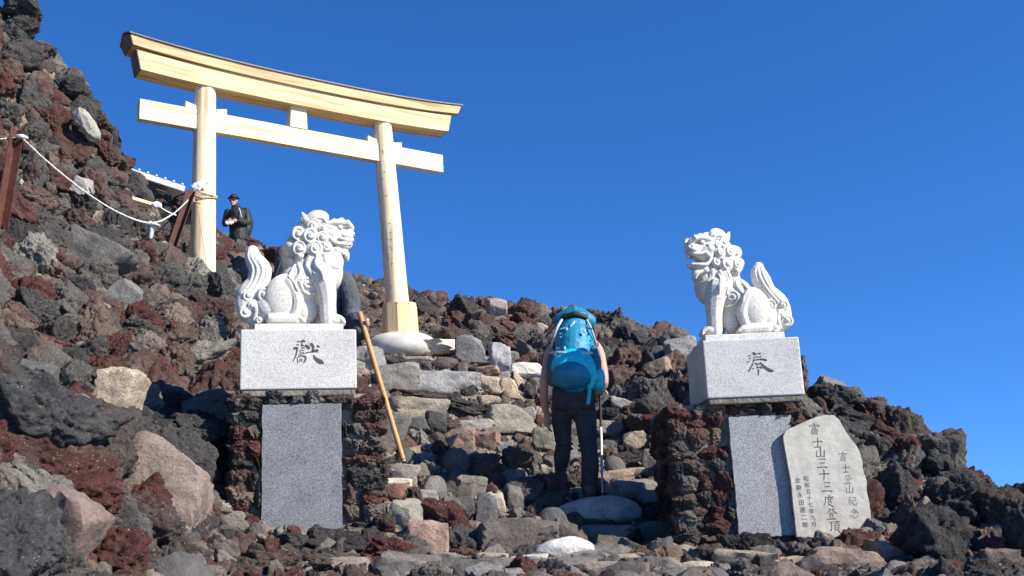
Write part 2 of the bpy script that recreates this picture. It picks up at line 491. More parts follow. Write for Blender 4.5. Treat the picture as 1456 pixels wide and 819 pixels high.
def ground_mat():
    m, n, b = new_mat('volcanic_ground')
    pos = N(n, 'ShaderNodeNewGeometry').outputs['Position']
    t = N(n, 'ShaderNodeTexNoise', Scale=3.0, Detail=8.0); n.links.new(pos, t.inputs['Vector'])
    v = N(n, 'ShaderNodeTexVoronoi', Scale=28.0); n.links.new(pos, v.inputs['Vector'])
    c = ramp(n, t.outputs['Fac'], [(0.3, (0.05, 0.045, 0.042)), (0.5, (0.10, 0.085, 0.072)), (0.72, (0.22, 0.19, 0.15))])
    at_ = N(n, 'ShaderNodeAttribute'); at_.attribute_name = 'path'
    c = mixc(n, at_.outputs['Fac'], c, ramp(n, t.outputs['Fac'], [(0.3, (0.10, 0.088, 0.076)), (0.55, (0.20, 0.175, 0.145)), (0.75, (0.30, 0.27, 0.22))]))
    sp = N(n, 'ShaderNodeSeparateColor'); n.links.new(v.outputs['Color'], sp.inputs[0])
    c = mixc(n, 0.8, c, ramp(n, sp.outputs[0], [(0.0, (0.45, 0.4, 0.4)), (1.0, (1.7, 1.6, 1.5))]), 'MULTIPLY')
    n.links.new(c, b.inputs['Base Color']); b.inputs['Roughness'].default_value = 0.95
    b.inputs['Specular IOR Level'].default_value = 0.2
    bb = bump(n, ramp(n, v.outputs['Distance'], [(0, (1, 1, 1)), (0.6, (0, 0, 0))]), 1.0, 0.02)
    n.links.new(bump(n, t.outputs['Fac'], 1.0, 0.06, bb), b.inputs['Normal'])
    return m
GROUND = link('mountainside', me, ground_mat(), smooth=True)
tag(GROUND, kind='structure')
STEPS = empty('stone_steps', tuple(at(720, 760, 6.6)), kind='structure')
RIDGE = empty('rocky_ridge', (2.6, 9.0, float(ground(2.6, 9.0))), kind='structure')

# ------------------------------------------------------------------ rock shapes
def rock_mesh(name, seed, kind, sub=4):
    if kind == 'lava': sub = 5
    r = random.Random(seed)
    bm = bmesh.new()
    bmesh.ops.create_icosphere(bm, subdivisions=sub, radius=1.0)
    off = Vector((r.uniform(-50, 50), r.uniform(-50, 50), r.uniform(-50, 50)))
    nplanes = {'lava': 13, 'block': 9, 'slab': 9, 'round': 26}[kind]
    planes = []; lumpy = r.uniform(0.3, 1.3)
    for i in range(nplanes):
        a = Vector((r.gauss(0, 1), r.gauss(0, 1), r.gauss(0, 1))).normalized()
        planes.append((a, r.uniform(0.62, 1.0)))
    if kind in ('block', 'slab'):
        for a in ((1, 0, 0), (-1, 0, 0), (0, 1, 0), (0, -1, 0), (0, 0, 1), (0, 0, -1)):
            v = (Vector(a) + Vector((r.gauss(0, .13), r.gauss(0, .13), r.gauss(0, .13)))).normalized()
            planes.append((v, r.uniform(0.62, 0.75)))
    for v in bm.verts:
        d = v.co.normalized()
        dist = 1.35
        for a, k in planes:
            q = d.dot(a)
            if q > 1e-3: dist = min(dist, k / q)
        if kind == 'round': dist = dist * 0.35 + 0.65 * 0.95
        p = d * dist
        q = p * 1.0 + off
        if kind == 'lava':
            dist += 0.20 * noise.fractal(q * 1.3, 1.0, 2.0, 3)
            dist += 0.20 * (abs(noise.noise(q * 2.9)) - 0.25)
            vd = noise.voronoi(q * 2.6)[0]
            dist += 0.24 * (min(vd[1] - vd[0], 0.4) - 0.22)
            vd = noise.voronoi(q * 6.0)[0]
            dist -= 0.20 * max(0.0, 0.40 - vd[0]) * lumpy
            dist += 0.10 * (0.3 - abs(noise.noise(q * 7.3)))
            dist += 0.06 * noise.fractal(q * 13, 0.8, 2.0, 3)
        elif kind == 'round':
            dist += 0.06 * noise.fractal(q * 1.6, 1.0, 2.0, 4)
        else:
            dist += 0.07 * noise.fractal(q * 1.5, 1.0, 2.0, 4)
            dist += 0.025 * noise.fractal(q * 6, 1.0, 2.0, 3)
        v.co = d * dist
    cs = np.array([v.co for v in bm.verts]); lo, hi = cs.min(0), cs.max(0)
    for v in bm.verts:
        v.co = Vector(((v.co.x - (lo[0] + hi[0]) / 2) / (hi[0] - lo[0]), (v.co.y - (lo[1] + hi[1]) / 2) / (hi[1] - lo[1]), (v.co.z - (lo[2] + hi[2]) / 2) / (hi[2] - lo[2])))
    me = bpy.data.meshes.new(name)
    bmesh.ops.recalc_face_normals(bm, faces=bm.faces)
    bm.to_mesh(me); bm.free()
    me.polygons.foreach_set('use_smooth', np.ones(len(me.polygons), dtype=bool))
    if kind in ('block', 'slab'):
        me.set_sharp_from_angle(angle=radians(32))
    me.materials.append(M_LAVA if kind == 'lava' else M_BLOCK)
    return me
PROTO = {k: [rock_mesh(k + '_rock', 100 * i + s0, k) for i in range(n)] for k, n, s0 in (('lava', 18, 3), ('block', 14, 5), ('slab', 8, 9), ('round', 4, 13))}

LAVA_COLS = [((0.052, 0.050, 0.050), 0.0, 4), ((0.078, 0.073, 0.070), 0.08, 5), ((0.105, 0.098, 0.090), 0.0, 3), ((0.038, 0.037, 0.038), 0.0, 3),
             ((0.085, 0.062, 0.054), 0.20, 5), ((0.090, 0.056, 0.048), 0.32, 4), ((0.13, 0.10, 0.082), 0.12, 2), ((0.10, 0.045, 0.037), 0.42, 1.6), ((0.14, 0.115, 0.10), 0.1, 1.2), ((0.16, 0.155, 0.14), 0.0, 1)]
def pick_lava(r, redder=1.0):
    w = [c[2] * (redder if c[1] > 0.15 else 1.0) for c in LAVA_COLS]
    c, red, _ = r.choices(LAVA_COLS, w)[0]
    k = r.uniform(1.1, 1.85)
    return (c[0] * k, c[1] * k, c[2] * k, min(1.0, red * r.uniform(0.7, 1.3)))
RR = random.Random(5)
def put_rock(kind, loc, size, parent=None, color=None, rot=None, name='rock', proto=None):
    me = PROTO[kind][RR.randrange(len(PROTO[kind])) if proto is None else proto]
    o = bpy.data.objects.new(name, me)
    COL.objects.link(o)
    if rot is None: rot = Euler((RR.uniform(0, 6.28), RR.uniform(0, 6.28), RR.uniform(0, 6.28)))
    o.rotation_euler = rot
    o.scale = size if hasattr(size, '__len__') else (size, size, size)
    o.location = loc
    o.color = color if color is not None else pick_lava(RR)
    if parent is not None:
        o.parent = parent
        o.matrix_parent_inverse = Matrix.Translation(-Vector(parent.location))
    return o

# ------------------------------------------------------------------ hand-placed stones
# px, py, width, height (photograph pixels), kind, colour, red, lean (radians about the view axis)
taken = []           # (x, y, z, radius) of stones already laid
def stone(px, py, w, h, kind, col, red=0.0, lean=0.0, parent=STEPS, name='step_stone', Y=None, depth=None, push=0.22, yaw=None):
    if Y is None:
        hh = hits([px], [min(py + h * 0.35, 815)])[0]
        Y = hh[1] if not np.isnan(hh[0]) else 8.0
    s = mpp(Y) * 1.08
    if parent is STEPS and kind != 'lava': col = tuple(min(c * 1.3, 0.72) for c in col)
    W_, H_ = w * s, h * s
    D_ = depth if depth else max(0.5 * (W_ + H_), 0.16)
    p = at(px, py, Y + D_ * push)
    o = put_rock(kind, p, (W_, D_, H_), parent, (*col, red), Euler((RR.uniform(-.12, .12), lean, RR.uniform(-.2, .2) if yaw is None else yaw)), name)
    m_ = 0.46 * min(W_, H_); sp = max(W_ / 2 - m_, 0.0)
    for k in ((-1, 0, 1) if sp > 0.03 else (0,)):
        taken.append((p.x + k * sp * cos(lean), p.y - 0.2 * D_, p.z - k * sp * sin(lean), m_))
    return o
S_ = [
 (635,545,96,40,'block',(.30,.305,.31),0,0),(562,541,66,46,'block',(.20,.195,.18),0,0),(525,512,42,40,'slab',(.22,.22,.215),0,0),
 (597,498,160,28,'slab',(.56,.52,.44),0,0.02),(568,517,84,22,'lava',(.085,.08,.078),0,0),(631,519,40,20,'round',(.095,.075,.072),.1,0),
 (671,500,48,42,'block',(.17,.17,.172),0,0),(712,516,34,54,'block',(.33,.335,.345),0,0),(730,508,16,20,'block',(.2,.19,.16),0,0),
 (752,531,50,24,'block',(.62,.585,.49),0,0),(697,530,44,18,'slab',(.32,.22,.165),0,0),(699,549,30,30,'block',(.38,.32,.24),0,0),
 (725,553,28,30,'block',(.42,.34,.25),0,0),(726,598,72,40,'block',(.26,.25,.215),0,0.05),(580,590,110,40,'slab',(.23,.215,.18),0,0.03),
 (557,612,46,54,'block',(.13,.13,.128),0,0.2),(592,606,34,28,'block',(.10,.10,.10),0,-.3),(620,608,34,42,'block',(.062,.062,.065),0,.1),
 (657,628,40,38,'block',(.235,.175,.15),0.05,0),(693,630,34,32,'block',(.26,.165,.145),0.15,0),(649,660,40,42,'round',(.075,.08,.09),0,0),
 (600,709,50,28,'block',(.25,.245,.225),0,0),(564,704,40,30,'round',(.19,.10,.088),.3,0),(577,734,54,48,'block',(.27,.265,.225),0,.3),
 (607,769,58,50,'block',(.34,.235,.195),0,0.1),(637,736,82,46,'lava',(.12,.06,.05),.55,0.35),(694,731,34,52,'block',(.10,.10,.102),0,.1),
 (655,769,52,46,'lava',(.085,.083,.082),0,0),(722,770,90,62,'block',(.11,.098,.09),0.1,0),(800,786,84,38,'round',(.68,.64,.54),0,-.1),
 (748,801,60,24,'block',(.5,.48,.43),0,-.1),(838,797,50,26,'block',(.215,.21,.205),0,-.1),(790,808,110,24,'slab',(.185,.165,.15),0,0),
 (880,797,60,18,'slab',(.33,.28,.2),0,0),(905,806,60,24,'lava',(.13,.115,.105),0,0),(990,813,60,28,'round',(.43,.40,.33),0,0),
 (660,813,130,30,'slab',(.10,.10,.10),0,0),(552,788,70,44,'lava',(.22,.09,.075),.5,.3),(480,776,84,46,'lava',(.055,.052,.055),.05,0),
 (415,776,56,34,'lava',(.07,.072,.075),0,0),(850,729,116,42,'round',(.36,.35,.32),0,0),(905,702,66,42,'block',(.215,.205,.195),0,-.1),
 (890,680,90,26,'slab',(.31,.26,.205),0,-.1),(947,713,44,32,'block',(.27,.20,.17),.1,-.2),(928,660,30,40,'block',(.14,.14,.14),0,.1),
 (870,703,24,30,'block',(.24,.20,.165),0,0),(775,628,34,40,'block',(.22,.215,.185),0,0),(820,640,26,40,'block',(.17,.17,.165),0,0),
 (885,580,36,30,'block',(.24,.24,.235),0,.1),(868,610,48,26,'slab',(.20,.18,.155),0,.15),(905,627,40,26,'slab',(.28,.24,.19),0,0),
 (945,640,34,26,'lava',(.09,.085,.08),0,0),(780,575,40,26,'lava',(.10,.085,.08),.1,0),(700,585,40,24,'lava',(.085,.08,.078),0,0),
 (660,580,80,30,'lava',(.075,.07,.068),.05,.2),(600,565,120,24,'lava',(.075,.065,.062),.12,.1),(520,580,60,34,'lava',(.085,.06,.055),.25,0),
 (690,665,44,40,'lava',(.11,.095,.085),.05,0),(735,655,50,44,'lava',(.10,.09,.085),0,0),(745,700,56,40,'lava',(.09,.08,.078),.05,0),
 (670,690,40,26,'block',(.20,.185,.165),0,.2),(620,690,50,26,'slab',(.10,.10,.10),0,0),(570,675,56,30,'slab',(.24,.235,.215),0,0),
 (566,688,40,16,'slab',(.55,.50,.40),0,0),(770,720,60,34,'lava',(.11,.085,.075),.15,0),(700,770,30,30,'lava',(.09,.08,.075),0,0),
 (760,755,70,30,'slab',(.12,.115,.11),0,0),(850,765,110,34,'slab',(.13,.125,.12),0,0),(930,760,70,34,'slab',(.12,.115,.11),0,0),(960,785,60,18,'slab',(.22,.2,.17),0,0),
 (590,808,90,40,'block',(.16,.15,.14),0,.1),(455,806,110,36,'lava',(.10,.09,.08),.1,0),(375,806,90,44,'lava',(.11,.085,.07),.2,0),(500,808,60,30,'block',(.22,.19,.165),0,0),(1060,803,90,34,'block',(.27,.24,.19),0,.1),(1010,790,50,28,'lava',(.09,.08,.075),0,0),(1130,806,70,30,'block',(.33,.28,.22),0,0),(945,806,60,28,'block',(.2,.185,.165),0,0),(860,812,70,24,'block',(.2,.19,.18),0,0),(720,806,60,24,'slab',(.17,.16,.15),0,0),
 (545,750,34,36,'lava',(.085,.055,.05),.25,0),(520,700,30,30,'lava',(.08,.055,.052),.2,0),(640,800,60,24,'block',(.2,.19,.175),0,.2),(700,797,44,22,'block',(.33,.29,.24),0,0),
]
for s in S_: stone(*s)
# pebbled ones along the ridge and wall
R_ = [
 (706,438,32,26,'block',(.40,.32,.28),.05,0,15.9),(703,474,52,36,'lava',(.13,.09,.078),.2,0,None),(742,457,40,22,'lava',(.12,.06,.05),.5,0,16.0),
 (773,474,26,26,'block',(.50,.46,.38),0,.3,None),(965,500,44,38,'block',(.29,.29,.285),0,0,12.1),(936,526,40,30,'block',(.32,.25,.175),0,-.4,11.8),
 (885,478,34,36,'lava',(.055,.055,.057),0,0,13.6),(912,484,30,28,'lava',(.065,.065,.068),0,0,13.2),(660,440,50,40,'lava',(.07,.07,.068),0,0,16.6),
 (604,440,36,38,'lava',(.065,.06,.06),.1,0,16.8),
 (1195,570,60,44,'lava',(.06,.06,.063),0,.3,None),(1215,600,70,40,'lava',(.07,.065,.065),.15,.2,None),(1290,640,40,36,'lava',(.12,.045,.036),.5,0,9.0),
 (1255,620,60,44,'lava',(.085,.06,.055),.25,0.3,None),(1340,668,50,44,'lava',(.055,.057,.06),0,.4,8.8),(1375,700,60,40,'lava',(.06,.06,.062),0,.4,None),
 (1420,735,90,80,'lava',(.075,.06,.055),.15,.2,None),(1275,700,80,70,'lava',(.07,.07,.073),.05,.4,None),(1330,770,110,100,'lava',(.05,.05,.052),.05,.3,None),
 (1228,660,44,50,'block',(.13,.125,.115),0,-.3,None),(1205,803,110,40,'block',(.29,.225,.185),0,.1,None),(1260,790,60,34,'block',(.30,.26,.205),0,.2,None),
 (1240,640,60,50,'lava',(.05,.05,.053),0,0,None),(1420,800,50,36,'block',(.2,.16,.14),.1,0,None),(1450,770,60,110,'lava',(.06,.06,.063),0,.3,None),
 (1150,780,36,24,'lava',(.06,.06,.062),0,0,None),(1300,720,50,40,'lava',(.085,.07,.06),.2,0,None),(1170,560,44,30,'lava',(.07,.065,.06),.1,0,None),
]
for s in R_: stone(*s[:8], parent=RIDGE, name='rock', Y=s[8])
G_ = [
 (180,425,40,54,'block',(.20,.20,.195),0,.5,None),(58,590,215,130,'lava',(.07,.072,.076),.12,.15,5.2),(60,665,190,90,'lava',(.10,.055,.045),.35,.1,5.1),
 (140,790,130,110,'lava',(.14,.05,.045),.45,.5,None),(150,640,110,130,'lava',(.105,.09,.085),.1,.6,5.7),(20,780,120,140,'lava',(.075,.078,.083),0,.6,4.0),
 (205,608,120,50,'lava',(.05,.052,.055),0,0.05,7.0),(280,612,90,50,'lava',(.06,.06,.062),0,0,7.2),(120,600,40,80,'block',(.25,.255,.26),0,-.4,6.0),(200,750,120,90,'lava',(.09,.08,.075),.2,.2,None),
 (110,700,150,70,'lava',(.14,.05,.042),.5,.2,5.0),(250,790,90,50,'lava',(.10,.085,.07),.1,0,None),(310,810,110,40,'lava',(.10,.085,.07),.2,0,None),
 (50,440,70,60,'lava',(.075,.073,.073),0,0,None),(130,500,50,50,'lava',(.085,.085,.085),0,0,None),(165,500,40,70,'lava',(.13,.05,.04),.5,.5,None),
 (60,490,80,40,'lava',(.2,.11,.09),.4,0,None),(40,540,90,60,'block',(.12,.13,.125),0,.2,6.4),(100,540,40,60,'lava',(.11,.11,.10),0,.4,6.6),
 (135,370,110,70,'block',(.125,.123,.118),0,.5,None),(62,70,50,30,'lava',(.08,.078,.078),0,.4,None),(95,128,80,50,'lava',(.062,.065,.07),0,.3,None),
 (25,60,70,40,'lava',(.065,.068,.07),0,.4,None),(48,150,60,70,'lava',(.085,.082,.078),0,.5,None),(45,75,46,28,'lava',(.14,.085,.075),.35,.2,None),
 (200,470,60,50,'lava',(.09,.085,.078),.1,0,None),(300,450,60,60,'lava',(.075,.06,.055),.25,0,None),(30,10,70,40,'lava',(.07,.07,.072),0,.5,11.7),
 (330,360,40,30,'lava',(.08,.055,.05),.2,0,18.6),(360,350,44,26,'lava',(.10,.06,.055),.35,.2,18.6),(390,362,50,30,'lava',(.12,.055,.045),.5,.3,17.4),(317,365,22,16,'block',(.42,.27,.15),0,0,16.5),
 (310,415,50,60,'lava',(.08,.08,.078),0,0,12.3),(275,405,44,50,'lava',(.11,.108,.10),0,0,11.9),(240,390,46,40,'lava',(.09,.09,.087),0,0.3,None),
]
for s in G_: stone(*s[:8], parent=GROUND, name='rock', Y=s[8])

def boulder(px, py, w, h, kind, col, lean, label, Y=None, red=0.0, name='boulder', depth=None):
    o = stone(px, py, w, h, kind, col, red, lean, parent=None, name=name, Y=Y, depth=depth)
    tag(o, label, 'boulder')
boulder(236, 698, 140, 108, 'block', (.31, .255, .225), .55, 'large smooth pinkish grey boulder wedged among the dark lava rocks', Y=6.3)
boulder(171, 556, 66, 66, 'block', (.46, .40, .31), .15, 'pale cream pointed boulder beside a dark shaded hollow', Y=7.15)
boulder(122, 176, 24, 50, 'slab', (.43, .42, .39), -.45, 'narrow whitish upright stone high on the lava slope', Y=11.3)
boulder(118, 266, 32, 30, 'block', (.42, .40, .37), .3, 'small whitish stone just under the sagging white rope', Y=11.0)
boulder(92, 745, 90, 100, 'block', (.27, .205, .185), .5, 'dusty pink flat faced boulder beside bright red lava', Y=4.5)
boulder(1318, 752, 20, 84, 'slab', (.24, .22, .19), .22, 'thin upright grey stone slab standing before a black rock', Y=7.2, depth=.12)

# ------------------------------------------------------------------ scattered rocks, every one on the ground sheet
PED_L = Vector((-1.50, 7.62)); PED_R = Vector((1.83, 8.32))
def blocked(p, r):
    x, y, z = p
    for c, hw in ((PED_L, 0.62), (PED_R, 0.58)):
        if abs(x - c.x) < hw + r * 0.6 and abs(y - c.y) < 0.5 + r * 0.6: return True
    if math.hypot(x + 1.58, y - 14.4) < 0.42 + r * 0.7: return True
    if math.hypot(x + 3.88, y - 12.82) < 0.2 + r * 0.5: return True
    if math.hypot(x - 0.56, y - 8.95) < 0.25 and r > 0.07: return True
    return False
def steps_zone(x, y):
    """the stair lies between these two lines"""
    l, r = steps_edges(y)
    return l < x < r
def zone(p):
    x, y, z = p
    if steps_zone(x, y): return 'S'
    if x > np.interp(y, [0, 9, 13, 15, 16], [0.3, 0.3, -0.6, -1.5, -2.6]): return 'R'
    return 'L'
# courses of rough stones facing each step
STONE_COLS = [((.15,.145,.14),0,4),((.20,.195,.185),0,4),((.25,.24,.22),0,3),((.11,.105,.10),.05,4),((.28,.235,.19),0,2),((.24,.175,.15),.08,1.6),((.34,.31,.26),0,1.4),((.08,.076,.074),.05,3),((.17,.13,.115),.15,2)]
r2 = random.Random(21)
tk = np.array(taken)
course = []
k = 0
while STEP_LO + k * STEP_H < STEP_HI:
    zk = STEP_LO + k * STEP_H; k += 1
    x = -3.4 + r2.uniform(0, .2)
    while x < 1.5:
        w = r2.choice((.16, .22, .28, .34, .42, .52)) * r2.uniform(.85, 1.15)
        xc = x + w / 2; x += w * 0.97
        col_ = GZ_SMOOTH[:, int(round((xc + 14) / 0.1))]
        sel = np.nonzero((GY > 5.2) & (GY < 14.2) & (col_ >= zk + 0.8 * STEP_H))[0]
        if len(sel) == 0: continue
        y = GY[sel[0]]
        l, r = steps_edges(y)
        if not (l - .05 < xc < r + .05) or y <= 5.3: continue
        hgt = STEP_H * r2.uniform(.8, 1.25); dep = r2.uniform(.22, .34)
        c = np.array((xc, y + dep * .32, zk + hgt * .5 + r2.uniform(-.02, .03)))
        f0 = np.array((xc, y, c[2]))
        if ((((tk[:, :3] - f0) / np.array((1, 1.6, 1))) ** 2).sum(1) < (tk[:, 3] * .8 + min(w, hgt) * .32) ** 2).any(): continue
        if blocked(c, .05): continue
        cc, red, _ = r2.choices(STONE_COLS, [q[2] for q in STONE_COLS])[0]
        kk = r2.uniform(1.15, 1.65)
        lavaish = cc[0] < .12 and r2.random() < .6
        course.append((c, (w * 1.06, dep, hgt), 'lava' if lavaish else r2.choice(('block', 'block', 'slab', 'round')), (cc[0]*kk, cc[1]*kk, cc[2]*kk, red)))
for c, s, kd, cl in course:
    put_rock(kd, c, s, STEPS, cl, Euler((r2.uniform(-.12,.12), r2.uniform(-.12,.12), r2.uniform(-.22,.22) + r2.choice((0, pi)))), 'step_stone')
    taken.append((c[0], c[1] - .1, c[2], .42 * min(s[0], s[2]) + .05 * s[0]))
print('course stones', len(course))
n = 30000
cand = hits(rng.uniform(-60, 1516, n), rng.uniform(-40, 850, n))
cand = cand[~np.isnan(cand[:, 0])]
wx = rng.uniform(-7.5, 5.5, 9000); wy = rng.uniform(3, 20, 9000)
unseen = np.stack([wx, wy, ground(wx, wy)], -1)
zc = {'L': [], 'S': [], 'R': []}
placed = list(taken)
def try_place(c, r, k=0.72):
    if not placed: return True
    a = PL[:NP[0]]
    d2 = ((a[:, :3] - c) ** 2).sum(1)
    return bool((d2 > (k * (a[:, 3] + r)) ** 2).all())
PL = np.zeros((20000, 4)); PL[:len(taken)] = np.array(taken); NP = [len(taken)]
kept = {'L': [], 'S': [], 'R': []}
ptr = 0
for r, tries in ((0.27, 1400), (0.21, 3000), (0.165, 5000), (0.13, 6500), (0.10, 8000), (0.08, 7000)):
    for _ in range(tries):
        if ptr >= len(cand): ptr = 0
        c = cand[ptr]; ptr += 1
        z = zone(c)
        rr = r * RR.uniform(0.85, 1.12)
        if z == 'S' and rr > 0.115: continue
        if c[1] > 9.5 and z == 'L' and rr > 0.23: continue
        pxr = rr / c[1] * FPX
        if c[1] < 7.9 and c[0] > -1.9 and pxr > (34 if c[0] > -1.2 else 40): continue
        if pxr > 62: continue
        if blocked(c, rr): continue
        if -2.05 < c[0] < -0.95 and 5.6 < c[1] < 7.4 and rr > 0.14: continue
        if not try_place(c, rr): continue
        PL[NP[0]] = (*c, rr); NP[0] += 1
        kept[z].append((c, rr))
def apparent(e): return e[1] / e[0][1]
BRK = {'L': GROUND, 'S': STEPS, 'R': RIDGE}
LIMIT = {'L': 300 - len(G_), 'S': max(0, 298 - len(S_) - len(course)), 'R': 300 - len(R_)}
leftover = []
for z in 'LSR':
    kept[z].sort(key=apparent, reverse=True)
    leftover += kept[z][LIMIT[z]:]
    for c, r in kept[z][:LIMIT[z]]:
        nrm = gnormal(c[0], c[1])
        if -2.05 < c[0] < -0.95 and 5.6 < c[1] < 7.4: c = (c[0], c[1], c[2] - 0.05 - 0.4 * r)
        loc = Vector(c) + nrm * ((0.06 if c[1] > 7.9 or c[0] < -1.9 else -0.32) * r)
        kind = 'lava' if RR.random() < (0.93 if z == 'L' else 0.88 if z == 'R' else 0.55) else RR.choice(('block', 'block', 'slab', 'round'))
        if r > 0.17 and z != 'S': kind = 'lava'
        col = pick_lava(RR, 1.25 if z == 'L' else 0.8)
        if kind != 'lava':
            k = RR.uniform(0.08, 0.20); w = RR.uniform(-0.06, 0.16)
            col = (k * (1 + w), k, k * (1 - 0.8 * w), 0.1 if w > .08 else 0)
        s = 2.25 * r
        put_rock(kind, loc, (s * RR.uniform(0.95, 1.35), s * RR.uniform(0.8, 1.1), s * RR.uniform(0.65, 1.0)), BRK[z], col,
                 name='rock' if z != 'S' else 'step_stone')
print('rocks', {k: len(v) for k, v in kept.items()}, 'left over', len(leftover))

# ------------------------------------------------------------------ rubble: too many and too small to count
def base_rock(sub, seed):
    r = random.Random(seed); bm = bmesh.new()
    bmesh.ops.create_icosphere(bm, subdivisions=sub, radius=1.0)
    off = Vector((r.uniform(-50, 50),) * 3)
    for v in bm.verts:
        d = v.co.normalized(); q = d + off
        v.co = d * (0.8 + 0.38 * noise.noise(q * 1.4) + 0.25 * abs(noise.noise(q * 3.3)) + 0.12 * noise.noise(q * 7))
        v.co.z *= 0.75
    vs_ = np.array([v.co for v in bm.verts]); fs = np.array([[l.index for l in f.verts] for f in bm.faces])
    bm.free(); return vs_, fs
SMALL = {s: [base_rock(s, 40 + i) for i in range(10)] for s in (2, 3)}
def rubble(name, items, label, parent=None):
    V, Fc, T = [], [], []; nv = 0
    for c, r, col in items:
        sub = 3 if r / c[1] * FPX > 7 else 2
        vs_, fs = SMALL[sub][RR.randrange(10)]
        M = np.array(Euler((RR.uniform(0, 6.3), RR.uniform(0, 6.3), RR.uniform(0, 6.3))).to_matrix())
        v = (vs_ * np.array([RR.uniform(.8, 1.35), 1, RR.uniform(.7, 1)])) @ M.T * r + np.array(c)
        V.append(v); Fc.append(fs + nv); nv += len(v)
        T.append(np.tile(np.array(col), (len(v), 1)))
    V = np.concatenate(V); Fc = np.concatenate(Fc); T = np.concatenate(T)
    me = bpy.data.meshes.new(name)
    me.vertices.add(len(V)); me.vertices.foreach_set('co', V.ravel())
    me.loops.add(len(Fc) * 3); me.loops.foreach_set('vertex_index', Fc.ravel().astype(np.int32))
    me.polygons.add(len(Fc)); me.polygons.foreach_set('loop_start', (np.arange(len(Fc)) * 3).astype(np.int32))
    me.update()
    a = me.color_attributes.new('tint', 'FLOAT_COLOR', 'POINT'); a.data.foreach_set('color', T.ravel())
    o = link(name, me, M_RUBBLE, parent, smooth=True)
    tag(o, kind='stuff')
    if parent is None: tag(o, label, 'rubble')
    return o
items = [(c, r * 1.05, pick_lava(RR)) for c, r in leftover]
def small_tint(z):
    if RR.random() < (0.22 if z != 'S' else 0.45):
        k = RR.uniform(0.12, 0.36); return (k * 1.08, k, k * 0.86, 0.0)
    return pick_lava(RR)
cnt = 0
for c in np.concatenate([cand[rng.permutation(len(cand))[:7000]], unseen[:1500]]):
    z = zone(c)
    r = RR.choice((0.085, 0.065, 0.065, 0.05, 0.05, 0.035, 0.03)) * RR.uniform(.8, 1.2)
    if c[1] > 16 : r *= 1.3
    if z == 'S': r = min(r * .7, .045)
    if blocked(c, 0.0): continue
    a = PL[:len(taken) + sum(map(len, kept.values()))]
    d2 = ((a[:, :3] - c) ** 2).sum(1)
    if (d2 < (0.62 * a[:, 3]) ** 2).any(): continue
    items.append(((c[0], c[1], c[2] + 0.25 * r), r, small_tint(z))); cnt += 1
# rocks out of the picture, so the slope carries on around it
for c in unseen[1500:]:
    pxd = Vector(c) - EYE
    items.append(((c[0], c[1], c[2] + 0.03), RR.uniform(0.08, 0.2), pick_lava(RR))) if (RR.random() < 0.25 and not blocked(c, 0.1) and (abs(c[0]) > 0.56 * c[1] or c[1] > 17)) else None
rubble('rubble', items, 'loose dark lava rubble and gravel filling gaps between the rocks')
print('rubble', len(items))

# ------------------------------------------------------------------ brush lettering
def brush(bm, strokes, ox, oz, s, wk=1.0, y=0.0, yb=0.004, shear=0.0):
    """strokes: lists of (x, y_down, width) in a 100-unit cell -> flat raised ribbons facing -y"""
    for st in strokes:
        P = [Vector((ox + (a[0] + shear * (50 - a[1])) * s, 0, oz - a[1] * s)) for a in st]
        Wd = [a[2] * s * wk * 0.5 for a in st]
        q = catmull(P, 5); ws = []
        if len(P) < 3:
            ws = [Wd[0] + (Wd[-1] - Wd[0]) * i / (len(q) - 1) for i in range(len(q))]
        else:
            for i in range(len(P) - 1):
                for k in range(5): ws.append(Wd[i] + (Wd[i + 1] - Wd[i]) * k / 5)
            ws.append(Wd[-1])
        # rounded ends
        t0 = (q[0] - q[1]).normalized(); t1 = (q[-1] - q[-2]).normalized()
        q = [q[0] + t0 * ws[0] * 0.8] + q + [q[-1] + t1 * ws[-1] * 0.8]; ws = [ws[0] * 0.35] + ws + [ws[-1] * 0.35]
        L, R_ = [], []
        for i, p in enumerate(q):
            t = (q[min(i + 1, len(q) - 1)] - q[max(i - 1, 0)]).normalized()
            nn = Vector((-t.z, 0, t.x))
            L.append(p + nn * ws[i]); R_.append(p - nn * ws[i])
        lf = [bm.verts.new((v.x, y, v.z)) for v in L]; rf = [bm.verts.new((v.x, y, v.z)) for v in R_]
        lb = [bm.verts.new((v.x, yb, v.z)) for v in L]; rb = [bm.verts.new((v.x, yb, v.z)) for v in R_]
        for i in range(len(q) - 1):
            bm.faces.new((lf[i], lf[i + 1], rf[i + 1], rf[i]))
            bm.faces.new((lf[i], lb[i], lb[i + 1], lf[i + 1]))
            bm.faces.new((rf[i], rf[i + 1], rb[i + 1], rb[i]))
def letter_obj(name, bm, mat, parent, loc):
    me = bpy.data.meshes.new(name); bm.to_mesh(me); bm.free()
    return link(name, me, mat, parent, loc)
KEN = [  # the offering character on the left plinth
 [(20,8,5),(32,8,5),(44,5,12),(50,7,8)],[(17,22,4),(26,20,4)],[(38,16,7),(40,26,6)],[(38,26,6),(46,24,5)],[(36,36,4),(48,33,5)],
 [(8,36,12),(20,34,8)],[(20,34,7),(16,60,6),(8,80,4),(2,94,2)],
 [(28,48,3),(44,44,4)],[(28,56,3),(42,54,4),(46,58,6)],[(26,64,3),(40,62,3)],
 [(20,74,4),(22,96,4)],[(24,72,4),(44,68,6),(54,76,9),(50,90,6),(46,98,4)],[(32,80,4),(31,92,4)],[(38,80,4),(39,92,4)],
 [(54,24,10),(66,34,16)],[(54,56,5),(62,54,4)],[(76,18,12),(84,30,12),(82,52,8)],[(64,53,4),(84,50,6),(100,46,16)],[(102,26,9),(110,32,6)],
 [(86,66,5),(94,80,14),(112,92,20),(124,98,12)],
]
